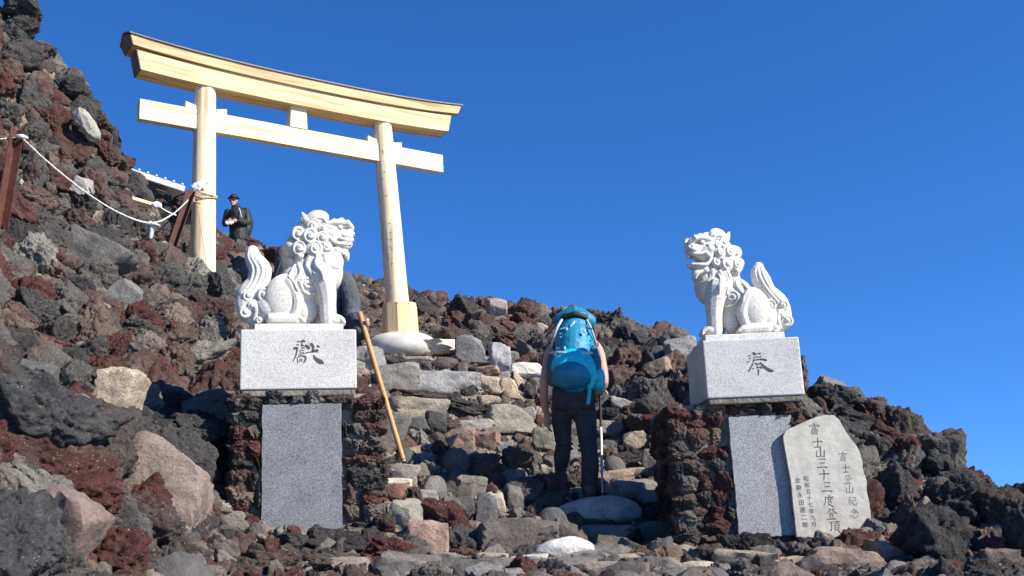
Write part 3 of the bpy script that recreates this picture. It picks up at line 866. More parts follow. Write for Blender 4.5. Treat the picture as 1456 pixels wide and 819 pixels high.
HOU = [  # the dedication character on the right plinth
 [(30,5,14),(38,12,12)],[(38,9,5),(56,9,4),(62,9,12)],[(4,18,5),(14,17,5)],[(6,32,4),(14,31,4)],[(30,34,3),(34,26,4),(58,26,4),(64,25,9)],
 [(-8,50,4),(8,47,4)],[(26,42,5),(56,38,6),(80,40,12),(92,44,10)],[(30,36,4),(24,52,4),(12,74,6),(-2,96,7)],
 [(60,54,7),(72,70,12),(96,92,18),(118,100,12)],[(34,58,9),(44,62,7),(54,62,7)],[(18,66,4),(22,66,4)],[(14,84,3),(26,82,4)],
 [(42,72,7),(42,80,5),(52,77,4),(62,80,11),(66,84,6)],[(46,88,6),(46,104,8),(44,120,3)],
]
C_ = {
 'fu': [[(48,0,9),(52,10,7)],[(12,20,6),(8,34,5)],[(12,20,5),(86,16,6),(92,20,8),(84,32,4)],[(30,34,4),(70,31,5)],[(34,46,4),(66,42,4),(64,54,4)],[(34,46,4),(37,56,3)],[(28,64,5),(30,96,5)],[(28,64,4),(76,58,6),(74,98,5)],[(30,80,3),(72,76,3)],[(52,62,4),(52,92,4)],[(30,96,4),(74,93,5)]],
 'shi': [[(8,44,7),(60,36,6),(92,36,10)],[(52,6,8),(54,40,6),(52,88,6)],[(22,90,6),(80,84,9)]],
 'yama': [[(50,6,8),(52,80,7)],[(14,34,7),(18,84,6),(50,80,5),(86,78,6)],[(86,28,8),(84,84,7)]],
 'san': [[(24,12,6),(60,8,6),(76,12,9)],[(30,46,6),(72,43,8)],[(8,86,8),(60,80,6),(94,84,10)]],
 'juu': [[(8,44,7),(60,38,6),(94,38,10)],[(50,4,9),(52,50,7),(50,98,5)]],
 'do': [[(50,0,8),(54,10,6)],[(18,20,6),(88,15,7)],[(20,20,6),(18,60,5),(4,96,3)],[(34,36,4),(84,31,5)],[(46,24,5),(48,50,4)],[(68,22,5),(66,48,4)],[(48,50,4),(66,48,4)],[(36,62,5),(74,57,5),(60,78,4),(30,98,3)],[(40,70,4),(60,84,5),(90,98,9)]],
 'tou': [[(26,6,6),(44,12,5),(36,26,4),(6,46,3)],[(22,22,4),(30,32,4)],[(60,0,5),(58,14,4)],[(78,4,5),(64,14,4)],[(58,8,4),(72,28,5),(98,44,8)],[(32,44,4),(66,40,5)],[(34,54,4),(62,51,4),(62,66,4)],[(34,54,4),(38,68,4),(62,66,3)],[(36,76,4),(42,86,4)],[(66,72,5),(58,86,4)],[(12,96,6),(88,90,8)]],
 'choo': [[(4,16,5),(38,12,5)],[(22,14,6),(22,84,5),(12,76,3)],[(46,10,5),(96,4,7)],[(70,10,4),(64,22,4)],[(52,26,4),(54,78,4)],[(52,26,4),(86,22,5),(86,74,5)],[(54,42,3),(84,39,3)],[(54,58,3),(84,55,3)],[(54,76,4),(86,72,4)],[(62,80,4),(44,98,3)],[(76,80,5),(98,98,9)]],
 'ki': [[(20,4,6),(28,12,5)],[(6,26,5),(44,22,5)],[(12,40,4),(38,37,4)],[(12,54,4),(38,51,4)],[(14,66,4),(16,94,4)],[(14,66,4),(38,63,4),(36,90,4),(16,92,3)],[(54,22,4),(86,16,6),(82,48,5)],[(58,50,4),(84,46,4)],[(58,48,5),(58,86,6),(78,96,6),(98,90,7),(98,74,3)]],
 'nen': [[(48,0,6),(30,24,4),(4,46,3)],[(50,2,5),(70,24,6),(98,42,8)],[(32,30,4),(62,27,4)],[(34,44,4),(66,40,5),(54,56,4)],[(12,74,6),(6,90,4)],[(28,66,5),(34,90,6),(62,96,6),(74,88,4),(72,78,3)],[(48,64,5),(54,74,4)],[(84,66,6),(94,80,6)]],
}
def font_text(s, size, depth=0.001):
    c = bpy.data.curves.new('t', 'FONT'); c.body = s; c.size = size; c.extrude = depth
    o = bpy.data.objects.new('t', c); COL.objects.link(o)
    me = bpy.data.meshes.new_from_object(o.evaluated_get(bpy.context.evaluated_depsgraph_get()))
    bpy.data.objects.remove(o); bpy.data.curves.remove(c)
    me.transform(Matrix.Rotation(radians(90), 4, 'X'))
    return me

# ------------------------------------------------------------------ pedestals of lava stone, with granite slab
def chip_box(bm, w, d, h, bevel, seed=1, rough=0.004):
    bm_box(bm, (0, 0, h / 2), (w, d, h), bevel=bevel, seg=2)
def pedestal(base, rz, w, d, h, slab, slab_mat, label, slab_label):
    root = empty('pedestal', base, rz, label=label, cat='pedestal')
    bm = bmesh.new()
    bm_box(bm, (0, d / 2, h / 2 - 0.15), (w - 0.10, d - 0.10, h + 0.27), bevel=0.03)
    bm_obj('mortar_core', bm, M_MORTAR, root)
    sx0, sz0, sw, sh = slab
    # stones round the faces
    rr = random.Random(int(abs(base[0]) * 100))
    def stones(face):
        z = -0.12
        while z < h - 0.01:
            rh = rr.uniform(0.07, 0.135)
            if z + rh > h: rh = h - z + 0.03
            L = w if face == 'front' else d
            u = -L / 2 - 0.02
            while u < L / 2 - 0.02:
                rw = rr.uniform(0.09, 0.2)
                rw = min(rw, L / 2 + 0.03 - u)
                cu = u + rw / 2; cz = z + rh / 2
                u += rw
                if face == 'front' and rw > 0.03:
                    lo, hi = cu - rw * 0.42, cu + rw * 0.42
                    if lo < sx0 + sw and hi > sx0 and cz < sz0 + sh + 0.02 and cz > sz0 - 0.03:
                        # trim to the side of the slab
                        if cu < sx0 + sw / 2: hi = min(hi, sx0 - 0.005)
                        else: lo = max(lo, sx0 + sw + 0.005)
                        if hi - lo < 0.035: continue
                        cu = (lo + hi) / 2; rw2 = (hi - lo) * 1.12
                    else: rw2 = rw * 1.08
                else: rw2 = rw * 1.08
                if rw2 < 0.03: continue
                cz = min(cz, h - 0.004 - rh * 0.68)
                dd = rr.uniform(0.13, 0.23)
                if face == 'front': p = (cu, 0.055 + rr.uniform(-.015, .015), cz)
                elif face == 'left': p = (-w / 2 + 0.055, d / 2 + cu, cz)
                else: p = (w / 2 - 0.055, d / 2 + cu, cz)
                sc_ = (rw2 * 1.1, dd, rh * 1.3) if face == 'front' else (dd, rw2 * 1.1, rh * 1.3)
                o = put_rock('lava', p, sc_, None, pick_lava(rr, 1.7), Euler((rr.uniform(-.25, .25), rr.uniform(-.2, .2), rr.uniform(-.25, .25) + rr.choice((0, pi)))), 'stone')
                o.parent = root
            z += rh
    for f in ('front', 'left', 'right'): stones(f)
    # granite slab let into the face
    bm = bmesh.new()
    n = 22; out = []
    e = lambda: rr.uniform(-.0035, .0035)
    for i in range(n): out.append((sx0 + sw * i / n + e(), sz0 + e()))
    for i in range(n): out.append((sx0 + sw + e(), sz0 + sh * i / n + e()))
    for i in range(n): out.append((sx0 + sw * (1 - i / n) + e(), sz0 + sh + e()))
    for i in range(n): out.append((sx0 + e(), sz0 + sh * (1 - i / n) + e()))
    bm_poly_prism(bm, out, -0.012, 0.06)
    s = bm_obj('slab', bm, slab_mat, root); s['label'] = slab_label
    return root

# left one
LB = at(425, 770, 7.2); LBz = LB.z
PL_ROT, PR_ROT = radians(13), radians(2)
pedestal((LB.x + 0.055, LB.y + 0.01, LBz), PL_ROT, 1.01, 0.95, at(425, 556, 7.2).z - LBz, (-0.30, 0.0, 0.53, 0.915), M_SLAB,
         'squat pedestal of reddish lava stones holding a tall dark grey slab', 'tall dark grey speckled granite slab')
RB = at(1062, 768, 7.9); RBz = RB.z
pedestal((RB.x + 0.0, RB.y, RBz), PR_ROT, 0.98, 0.85, at(1062, 568, 7.9).z - RBz, (-0.055, 0.02, 0.47, 0.875), M_SLAB2,
         'squat pedestal of reddish lava stones holding a pale grey slab beside the inscribed stone', 'plain pale grey speckled granite slab')

def plinth(base, rz, w, d, h, strokes, cx, cz, cs, label):
    root = empty('plinth', base, rz, label=label, cat='plinth')
    bm = bmesh.new(); bm_box(bm, (0, d / 2, h / 2), (w, d, h), bevel=0.012, seg=3)
    blk = bm_obj('block', bm, M_PLINTH, root)
    bm = bmesh.new(); brush(bm, strokes, cx, cz, cs, wk=1.0, y=-0.0015, yb=0.004)
    c = letter_obj('carved_character', bm, M_CARVE, blk, None)
    # mortar bed under the block
    bm = bmesh.new(); bm_box(bm, (0, d / 2, -0.022), (w * 0.965, d * 0.965, 0.045), bevel=0.01)
    bm_obj('mortar_bed', bm, M_MORTAR, root)
    return root
pLb = at(425, 553.5, 7.18); hL = at(425, 468, 7.18).z - pLb.z
plinth(tuple(pLb), PL_ROT, 0.79, 0.66, hL, KEN, -0.045, hL - 0.075, 0.00168, 'pale granite block with a carved black character under the closed mouth lion statue')
pRb = at(1075.5, 564, 7.85); hR = at(1071, 481, 7.85).z - pRb.z
plinth(tuple(pRb), PR_ROT, 0.735, 0.66, hR, HOU, -0.035, hR - 0.105, 0.00150, 'pale granite block with a carved black character under the open mouth lion statue')

# ------------------------------------------------------------------ inscribed stone leaning on the right pedestal
iY = 7.845
ib = at(1133, 764, iY)
root = empty('inscribed_stone', tuple(ib), radians(2), label='pale grey inscribed stone tablet leaning against the granite slab', cat='tablet')
k_ = mpp(iY) * 0.985
outl = [(0,0),(-3,40),(-7,80),(-13,118),(-16,136),(-14,146),(-6,152),(10,160),(26,167),(42,173),(58,174),(66,167),(74,152),(84,138),(93,125),(97,110),(97,98),(102,82),(101,68),(105,50),(106,34),(103,18),(102,6),(60,3),(30,1)]
rr = random.Random(3)
fine = []
for i in range(len(outl)):
    a, b2 = outl[i], outl[(i + 1) % len(outl)]
    for t in (0, .33, .66): fine.append(((a[0] + (b2[0] - a[0]) * t + rr.uniform(-.5, .5)) * k_, (a[1] + (b2[1] - a[1]) * t + rr.uniform(-.5, .5)) * k_))
bm = bmesh.new(); bm_poly_prism(bm, fine, 0, 0.032)
es = [e for e in bm.edges if abs(e.verts[0].co.y) < 1e-6 and abs(e.verts[1].co.y) < 1e-6]
bmesh.ops.bevel(bm, geom=es, offset=0.004, segments=2, affect='EDGES')
tab = bm_obj('tablet', bm, M_INSCR, root)
def px2(x, y): return ((x - 1131) * k_, (765 - y) * k_)
def col_text(names, spots, cw, ch, wk, nm):
    for c, (x, y) in zip(names, spots):
        bm = bmesh.new()
        lx, lz = px2(x, y)
        s = cw * k_ / 100
        brush(bm, C_[c], lx - 50 * s, lz + 50 * s * ch, s, wk=wk, y=-0.0012, yb=0.004, shear=0.03)
        letter_obj('carved_character', bm, M_CARVE2, tab, None)
col_text(['fu','shi','yama','san','juu','san','do','tou','choo'], [(1160,612),(1164,632),(1168,646),(1170,661),(1172,677),(1176,694),(1178,713),(1181,731),(1185,748)], 16, 1.0, 1.25, 'main_inscription')
col_text(['fu','shi','tou','yama','ki','nen'], [(1200,650),(1203,667),(1206,682),(1208,696),(1211,711),(1213,729)], 13, 1.0, 0.95, 'side_inscription')
for txt, x0, y0, dx, dy, sz in (('昭和五十七年九月', 1146, 683, 1.35, 9.0, 7.5), ('金剛永田德二郎', 1134, 686, 1.5, 10.2, 8)):
    for i, chh in enumerate(txt):
        me = font_text(chh, sz * k_ * 1.05, 0.0012)
        lx, lz = px2(x0 + dx * i, y0 + dy * i)
        me.transform(Matrix.Translation((lx - sz * k_ * 0.5, 0.0, lz - sz * k_ * 0.4)))
        link('carved_character', me, M_CARVE2, tab)
root.rotation_euler = (radians(-0.3), 0.085, radians(2))

# ------------------------------------------------------------------ guardian lions
def lion(base, rz, S, flip, open_mouth, head_yaw, label):
    root = empty('guardian_lion_statue', base, rz, label=label, cat='statue')
    sg = -1 if flip else 1
    near = -1                                                # the camera side
    neck = (452, 352)
    def T(px, py, y=0.0, head=False):
        x = (px - 426); z = (457 - py)
        if head and head_yaw:
            nx_, nz_ = neck[0] - 426, 457 - neck[1]
            dx = x - nx_; a = head_yaw
            x, y = nx_ + dx * cos(a) + y * sin(a), -dx * sin(a) + y * cos(a)
        return Vector((sg * x * S, y * S, z * S * 1.07))
    def R3(r): return (r[0] * S, r[1] * S, r[2] * S)
    HR = Matrix.Rotation(-sg * head_yaw if head_yaw else 0.0, 3, 'Z')
    def E(bm, px, py, y, rx, ry, rz_, head=False, tilt=0.0, sub=3):
        rot = Matrix.Rotation(-sg * tilt, 3, 'Y')
        if head: rot = HR @ rot
        bm_ell(bm, T(px, py, y, head), R3((rx, ry, rz_)), rot, sub)
    def TB(bm, pts, rad, head=False, squash=None, seg=10, sub=4):
        bm_tube(bm, [T(*p, head=head) for p in pts], [r * S for r in rad], seg, sub, squash)
    b = bmesh.new()
    # trunk
    TB(b, [(386,428,0),(402,418,0),(425,402,0),(447,382,0),(460,362,0),(460,345,0)], [22,27,27,27,23,20], squash=0.85)
    E(b, 470, 380, 0, 19, 23, 29); E(b, 386, 432, 0, 24, 24, 24); E(b, 430, 396, 0, 31, 24, 29, tilt=-.6); E(b, 475, 366, 0, 15, 18, 18)
    E(b, 452, 375, 0, 24, 25, 26); E(b, 434, 428, 0, 19, 12, 27)
    for s in (-1, 1):
        fs = 0 if s == near else -11
        E(b, 404, 418, s * 15, 27, 14, 35, tilt=-0.25)        # haunch
        TB(b, [(412,400,s*20),(424,425,s*21),(418,446,s*19)], [9,9,7])
        E(b, 455, 390, s * 15, 17, 13, 22)                    # shoulder
        TB(b, [(458+fs,386,s*17),(464+fs,410,s*17),(466+fs,430,s*17),(467+fs,450,s*17)], [18,14.5,12,11.5])
        E(b, 475+fs, 449, s*17, 14, 11, 8.5)
        for t in (-7.5, -2.5, 2.5, 7.5): TB(b, [(478+fs,446,s*17+t),(486+fs,450,s*17+t),(488+fs,454,s*17+t)], [3.2,3.2,2.6], sub=3)
        TB(b, [(388,449,s*21),(408,449,s*21),(424,450,s*21)], [8.5,8.5,8])
        for t in (-6, -2, 2, 6): TB(b, [(426,448,s*21+t),(433,452,s*21+t)], [3,2.6], sub=2)
        # muscle relief
        TB(b, [(466+fs,400,s*27),(469+fs,420,s*25),(468+fs,440,s*24)], [3,3,2])
    # head
    E(b, 466, 329, 0, 25, 20, 21, True)
    dj = 9 if open_mouth else 0
    E(b, 487, 327, 0, 14, 14, 8.5, True); E(b, 498, 324, 0, 7, 10, 6.5, True, tilt=0.1)
    for s in (-1, 1):
        E(b, 503, 326, s * 4.5, 3.2, 3.2, 3, True)                                    # nostrils
        E(b, 494, 331, s * 7, 9, 7, 5.5, True)                                        # lip pads
        TB(b, [(466,333,s*17),(474,338 + dj*.3,s*16.5),(481,334.5,s*15),(488,336.5,s*14),(497,337,s*10),(503,334,s*4)], [2.6,2.4,2.2,2.4,2.6,2.4], True)
        TB(b, [(467,334,s*17),(478,342+dj,s*15),(490,342.5+dj*1.15,s*12),(500,341+dj*1.2,s*5)], [2.8,3,3,3], True)
        E(b, 484, 320, s * 12.5, 4.4, 4.4, 3.6, True)                                 # eyes
        TB(b, [(466,316,s*15),(474,314,s*15),(484,312.5,s*13),(496,314,s*9),(502,318,s*5)], [4,4.6,5,4.6,3.6], True)     # brow
        for q in ((476,312,5.5),(486,310.5,5.5),(495,313,5)): E(b, q[0], q[1], s*11, q[2], q[2], q[2], True)
        TB(b, [(476,324,s*17),(468,322,s*18.5),(460,326,s*19)], [3,3.2,2], True)      # cheek fold
        E(b, 470, 328, s*15, 9, 6, 8, True)
        # ear laid back
        E(b, 452, 307, s * 11, 17, 7.5, 12.5, True, tilt=0.15)
        TB(b, [(446,312,s*11),(437,310,s*12),(430,300,s*12.5)], [8,6.5,1.6], True, squash=.7)
        TB(b, [(440,316,s*17),(450,309,s*18.5),(460,309,s*17.5),(465,315,s*17)], [1.6,1.8,1.8,1.6], True)
        if open_mouth:
            for q in (485, 497): TB(b, [(q,334,s*10 if q < 490 else s*6),(q+.5,340,s*10 if q < 490 else s*6)], [1.9,.9], True, sub=2)
    E(b, 485, 345 + dj, 0, 15, 12.5, 5.2, True, tilt=0.12 if open_mouth else 0)
    if open_mouth: E(b, 483, 341 + dj, 0, 12, 7, 3, True)
    else: E(b, 484, 338, 0, 13, 11, 6, True)
    TB(b, [(466,345,0),(478,350+dj*.8,0),(492,353+dj,0),(495,361+dj,0)], [9,8,6,3], True, squash=1.4)
    for s in (-1, 1):
        E(b, 479, 350 + dj, s*9, 6.5, 5, 6, True)
        TB(b, [(484,352+dj,s*8),(492,356+dj,s*6),(496,363+dj,s*4)], [3.5,3,1.6], True)
    body = fuse('lion_body', b, M_STATUE, root, voxel=0.0042, smooth=1)
    bvh = BVHTree.FromPolygons([v.co for v in body.data.vertices], [p.vertices for p in body.data.polygons])
    def surf(px, py, s, off=0.0):
        p = T(px, py, s * 80)
        h = bvh.ray_cast(p, Vector((0, -s, 0)))
        if h[0] is None: return T(px, py, s * 20)
        return h[0] + Vector((0, s * off * S, 0))
    # mane
    m_ = bmesh.new()
    def curl(bm, px, py, y, r, s, head, turns=1.6, start=0.0):
        E(bm, px, py, y - s * r * .12, r * 1.06, r * 0.6, r * 1.06, head)
        P, Rd = [], []
        nn = 20
        for i in range(nn + 1):
            t = i / nn
            rho = r * (1.0 - 0.86 * t); a = start + turns * 2 * pi * t
            yy = y + s * (0.58 * sqrt(max(r * r - rho * rho, 0)) - .02 * r)
            P.append(T(px + rho * cos(a), py + rho * sin(a), yy, head)); Rd.append(r * (0.17 - 0.04 * t) * S)
        bm_tube(bm, P, Rd, 8, 1)
        E(bm, px, py, y + s * r * 0.5, r * 0.3, r * 0.26, r * 0.3, head, sub=2)
    E(m_, 443, 336, 0, 24, 19, 25, True); E(m_, 432, 345, 0, 19, 18, 22, True)
    for s in (-1, 1):
        for q in ((447,319,9.5,16),(461,323,7,19),(425,331,10.5,17),(442,334,11,21),(459,336,8.5,21.5),(427,351,11,18),(448,353,11.5,20),(465,349,7.5,18)):
            curl(m_, q[0], q[1], s * q[3], q[2], s, True, start=0.4 * q[0])
        # flowing locks on neck and flank
        for lk in (((426,362),(422,372),(417,382),(411,392)),((432,362),(426,374),(428,386),(420,398)),((441,364),(437,376),(443,388),(446,398)),
                   ((452,365),(450,377),(457,388),(459,398)),((463,361),(464,371),(472,377),(482,378))):
            pp = [surf(a, c, s, 0.6) for a, c in lk]
            bm_tube(m_, pp, [4.6 * S, 3.8 * S, 3.0 * S, 1.4 * S], 8, 5)
            pp = [surf(a + 4.2, c + 1, s, 0.3) for a, c in lk[:3]]
            bm_tube(m_, pp, [2.4 * S, 2.2 * S, 1.2 * S], 8, 5)
        # swirl on the shoulder with its trailing hair
        P = []
        for i in range(19):
            t = i / 18; rho = 9.5 * (1 - .85 * t); a = 2.2 + 1.5 * 2 * pi * t
            P.append(surf(437 + rho * cos(a), 401 + rho * sin(a), s, 0.4))
        bm_tube(m_, P, [2.3 * S] * len(P), 8, 1)
        bm_tube(m_, [surf(a, c, s, 0.3) for a, c in ((427,399),(431,410),(441,414),(450,412),(452,424),(455,440))], [2.5*S,2.5*S,2.8*S,3*S,2.6*S,1.5*S], 8, 5)
        bm_tube(m_, [surf(a, c, s, 0.3) for a, c in ((413,394),(419,402),(424,412),(432,420))], [2.4*S,2.2*S,2*S,1.2*S], 8, 5)
    for q in ((418,338,10,0),(415,352,10,0),(432,318,10,0),(424,326,9,7),(424,326,9,-7),(414,345,9,8),(414,345,9,-8)):
        E(m_, q[0], q[1], q[3], q[2], q[2], q[2], True)
    fuse('mane', m_, M_STATUE, root, voxel=0.0042, smooth=1)
    # tail
    t_ = bmesh.new()
    sh = 14 if open_mouth else 0
    tp = [(372,446,0),(358,430,0),(357,412,0),(368,396,0),(372+sh*.5,378,0),(363+sh,362,0),(361+sh,351,0)]
    tr = [15,18,17.5,16,16.5,12.5,8.5]
    if open_mouth:
        tp = [(372,446,0),(360,430,0),(361,409,0),(374,391,0),(383,375,0),(386,363,0),(385,353,0)]; tr = [15,18,16.5,12.5,15.5,13.5,8]
    TB(t_, tp, tr, squash=0.62, seg=14)
    for s in (-1, 1):
        for o_, w_ in ((-10, 2.2), (-4, 2.4), (3, 2.4), (9, 2.0)):
            P = []
            for i, p in enumerate(tp[2:]):
                k = (1, .95, .95, .72, .35)[i]
                k = tr[2 + i] / 17.0
                yy = 0.62 * sqrt(max(tr[2 + i] ** 2 - (o_ * k) ** 2, 1)) - .6
                P.append(T(p[0] + o_ * k, p[1], s * yy))
            bm_tube(t_, P, [w_ * S] * 4 + [1.2 * S], 8, 6)
        for q in ((356,414,8.5,8),(378,414,10,13),(352,437,9.5,9),(372,448,6.5,13),(362,428,6,13)):
            curl(t_, q[0], q[1], s * q[3], q[2], s, False, start=.3 * q[0])
        TB(t_, [(364,424,s*12),(368,436,s*14),(364,448,s*12)], [4,4,2.4])
    fuse('tail', t_, M_STATUE, root, voxel=0.0042, smooth=1)
    g = bmesh.new(); bm_box(g, (0, 0, -6.6 * S), (121 * S, 66 * S, 13.2 * S), bevel=0.006)
    bm_obj('base', g, M_STATUE, root)
    return root
SL = 0.0051
topL = pLb.z + hL; topR = pRb.z + hR
cL = Vector((pLb.x, pLb.y)) + Vector((-sin(PL_ROT), cos(PL_ROT))) * 0.30 + Vector((cos(PL_ROT), sin(PL_ROT))) * 0.005
lion((cL.x, cL.y, topL + 13.2 * SL), PL_ROT, SL, False, False, 0.0, 'white granite guardian lion statue with closed mouth, facing the steps, sitting on its plinth')
cR = Vector((pRb.x - 0.015, pRb.y + 0.31))
lion((cR.x, cR.y, topR + 13.2 * SL), PR_ROT, SL, True, True, 0.42, 'white granite guardian lion statue with open mouth, sitting before open blue sky')
# dark blue thing tucked between the paws of the open-mouthed lion
bm = bmesh.new()
q0 = Vector((cR.x, cR.y, topR + 13.2 * SL))
rr = random.Random(8)
for i in range(16): bm_ell(bm, q0 + Vector((rr.uniform(-.055, .03), rr.uniform(.02, .10), rr.uniform(.02, .08))), (.028, .02, .02), Euler((rr.uniform(0, 3), rr.uniform(0, 3), 0)).to_matrix(), 2)
M_BLUEBAG = simple_mat('dark_blue_foil', (0.02, 0.028, 0.09), 0.3, 0.6, 40, .6, 60, .01)
o = fuse('crumpled_bag', bm, M_BLUEBAG, None, voxel=.006, smooth=0)
tag(o, 'small dark blue crumpled bag behind the paws of the open mouth lion', 'bag')

# ------------------------------------------------------------------ gate
TLp = Vector((-3.895, 12.8, 0)); AXI = Vector((0.825, 0.564, 0)).normalized()
tg_rz = math.atan2(AXI.y, AXI.x)
GZ0 = 4.40
gate = empty('torii_gate', (TLp.x, TLp.y, GZ0), tg_rz, label='new pale wooden torii gate with curved double lintel above the steps', cat='gate')
M_WOODX = wood_mat('hinoki_beam', (0.66, 0.475, 0.265), 'X', contrast=.45)
M_WOODN = wood_mat('hinoki_tie', (0.73, 0.595, 0.42), 'X', contrast=.36)
M_WOODZ = wood_mat('hinoki_post', (0.75, 0.615, 0.43), 'Z', contrast=.42)
M_WOODB = wood_mat('hinoki_base', (0.66, 0.49, 0.27), 'Z', contrast=.3)
M_ROOFCAP = simple_mat('dark_copper', (0.06, 0.045, 0.04), .5, .5, 6, .3)
def zz(z): return z - GZ0
def pillar(x_top, x_bot, name, zb):
    bm = bmesh.new()
    n = 9; P = [(x_bot + (x_top - x_bot) * i / n, 0, zz(zb) + (7.57 - zb) * i / n) for i in range(n + 1)]
    bm_tube(bm, P, [0.163 - 0.028 * i / n for i in range(n + 1)], 40, 1, caps=False)
    return bm_obj(name, bm, M_WOODZ, gate, smooth=True)
pl = pillar(0.0, 0.03, 'pillar', 4.40); pl.data.set_sharp_from_angle(angle=radians(60))
pr = pillar(2.58, 2.80, 'pillar', 4.52); pr.data.set_sharp_from_angle(angle=radians(60))
def sweep_beam(name, x0, x1, sec, curve, flare, mat, n=40):
    """cross-section sec [(y, z)] swept along x with an upward curve; flare leans the end cuts outward"""
    bm = bmesh.new(); rings = []
    for i in range(n + 1):
        t = i / n; u = abs(2 * t - 1)
        zc = curve * u ** 2.6
        ring = []
        for y, z in sec:
            x = x0 + (x1 - x0) * t
            if i in (0, n): pass
            x += (z - sec[0][1]) * flare * (2 * t - 1)
            ring.append(bm.verts.new((x, y, zz(z) + zc)))
        rings.append(ring)
    k = len(sec)
    for i in range(n):
        for j in range(k): bm.faces.new((rings[i][j], rings[i][(j + 1) % k], rings[i + 1][(j + 1) % k], rings[i + 1][j]))
    bm.faces.new(rings[0]); bm.faces.new(rings[-1][::-1])
    es = [e for e in bm.edges if len(e.link_faces) == 2 and e.calc_face_angle(0) > 0.7]
    bmesh.ops.recalc_face_normals(bm, faces=bm.faces)
    return bm_obj(name, bm, mat, gate)
lowl = sweep_beam('lower_lintel', -0.86, 3.60, [(-0.15, 7.52), (0.15, 7.52), (0.15, 7.775), (-0.15, 7.775)], 0.055, 0.22, M_WOODX)
kas = sweep_beam('upper_lintel', -0.98, 3.76, [(-0.19, 7.777), (0.19, 7.777), (0.22, 7.895), (0.0, 7.97), (-0.22, 7.895)], 0.095, 0.35, M_WOODX)
cap = sweep_beam('roof_strip', -1.04, 3.82, [(-0.24, 7.898), (0.0, 7.976), (0.24, 7.898), (0.24, 7.916), (0.0, 7.994), (-0.24, 7.916)], 0.099, 0.30, M_ROOFCAP)
cap.parent = kas
def end_cap(x0, x1, sec, curve, flare, side, mat, par):
    bm = bmesh.new(); rings = []
    for off in (0.002, 0.012):
        rings.append([bm.verts.new(((x1 if side > 0 else x0) + side * off + (z - sec[0][1]) * flare * side, y * 1.004, zz(z) + curve)) for y, z in sec])
    k = len(sec)
    for j in range(k): bm.faces.new((rings[0][j], rings[0][(j + 1) % k], rings[1][(j + 1) % k], rings[1][j]))
    bm.faces.new(rings[0]); bm.faces.new(rings[1][::-1])
    bm_obj('end_cap', bm, mat, par)
for sd in (-1, 1):
    end_cap(-0.86, 3.60, [(-0.15, 7.52), (0.15, 7.52), (0.15, 7.775), (-0.15, 7.775)], 0.055, 0.22, sd, M_ROOFCAP, lowl)
    end_cap(-0.98, 3.76, [(-0.19, 7.777), (0.19, 7.777), (0.22, 7.895), (0.0, 7.97), (-0.22, 7.895)], 0.095, 0.35, sd, M_ROOFCAP, kas)
bm = bmesh.new(); bm_box(bm, (1.355, 0, zz(7.085)), (4.39, 0.115, 0.27), bevel=0.006)
bm_obj('tie_beam', bm, M_WOODN, gate)
bm = bmesh.new()
pts_ = [(1.15, zz(7.222)), (1.40, zz(7.222)), (1.385, zz(7.53)), (1.165, zz(7.53))]
bm_poly_prism(bm, pts_, -0.07, 0.07); bm_obj('centre_strut', bm, M_WOODN, gate)
for xc in (0.008, 2.60):
    for s in (-1, 1):
        bm = bmesh.new()
        x0_, x1_ = xc + s * 0.135, xc + s * 0.27
        pts_ = [(x0_, zz(7.221)), (x1_, zz(7.221)), (x1_, zz(7.30 if s * (1 if xc < 1 else 1) > 0 else 7.31)), (x0_, zz(7.275))]
        if s < 0: pts_ = pts_[::-1]
        bm_poly_prism(bm, pts_, -0.045, 0.045); bm_obj('wedge', bm, M_WOODN, gate)
# octagonal wooden shoe and concrete foot of the right pillar
bm = bmesh.new()
bm_tube(bm, [(2.815, 0, zz(4.44)), (2.80, 0, zz(4.885))], [0.255, 0.245], 10, 1, caps=False)
bm_obj('pillar_shoe', bm, M_WOODB, pr)
rr = random.Random(4)
bm = bmesh.new()
for i in range(10):
    a = 2 * pi * (i + 0.5) / 10
    for hz in (0.03, 0.40): bm_ell(bm, (2.812 + 0.246 * cos(a), 0.246 * sin(a), zz(4.45 + hz)), .009, None, 1)
for i in range(26):   # nail marks down the pillar's left side
    z = 5.0 + 2.2 * rr.random(); t = (z - 4.52) / 3.05; xx = 2.80 - 0.22 * t; r_ = .163 - .028 * t
    a = rr.choice((-2.55, -2.5, -2.2, -1.2)) + rr.uniform(-.06, .06)
    bm_ell(bm, (xx + r_ * cos(a), r_ * sin(a), zz(z)), .0085, None, 1)
bm_obj('nails', bm, simple_mat('nail_steel', (.04, .035, .03), .5), pr)['kind'] = 'stuff'
bm = bmesh.new()
prof = [(0.30, 4.452), (0.36, 4.435), (0.44, 4.39), (0.49, 4.33), (0.50, 4.15)]
rings = []
for r_, z in prof: rings.append([bm.verts.new((2.815 + r_ * cos(2 * pi * k / 36) , r_ * sin(2 * pi * k / 36), zz(z))) for k in range(36)])
for i in range(len(rings) - 1):
    for k in range(36): bm.faces.new((rings[i][k], rings[i][(k + 1) % 36], rings[i + 1][(k + 1) % 36], rings[i + 1][k]))
bm.faces.new(rings[0]); bm.faces.new(rings[-1][::-1])
bm_obj('concrete_foot', bm, M_CONC, pr, smooth=True)
bm = bmesh.new()
bm_tube(bm, [(0.03, 0, zz(4.0)), (0.03, 0, zz(4.42))], 0.28, 10, 1, caps=False)
bm_obj('concrete_foot', bm, M_CONC, pl)

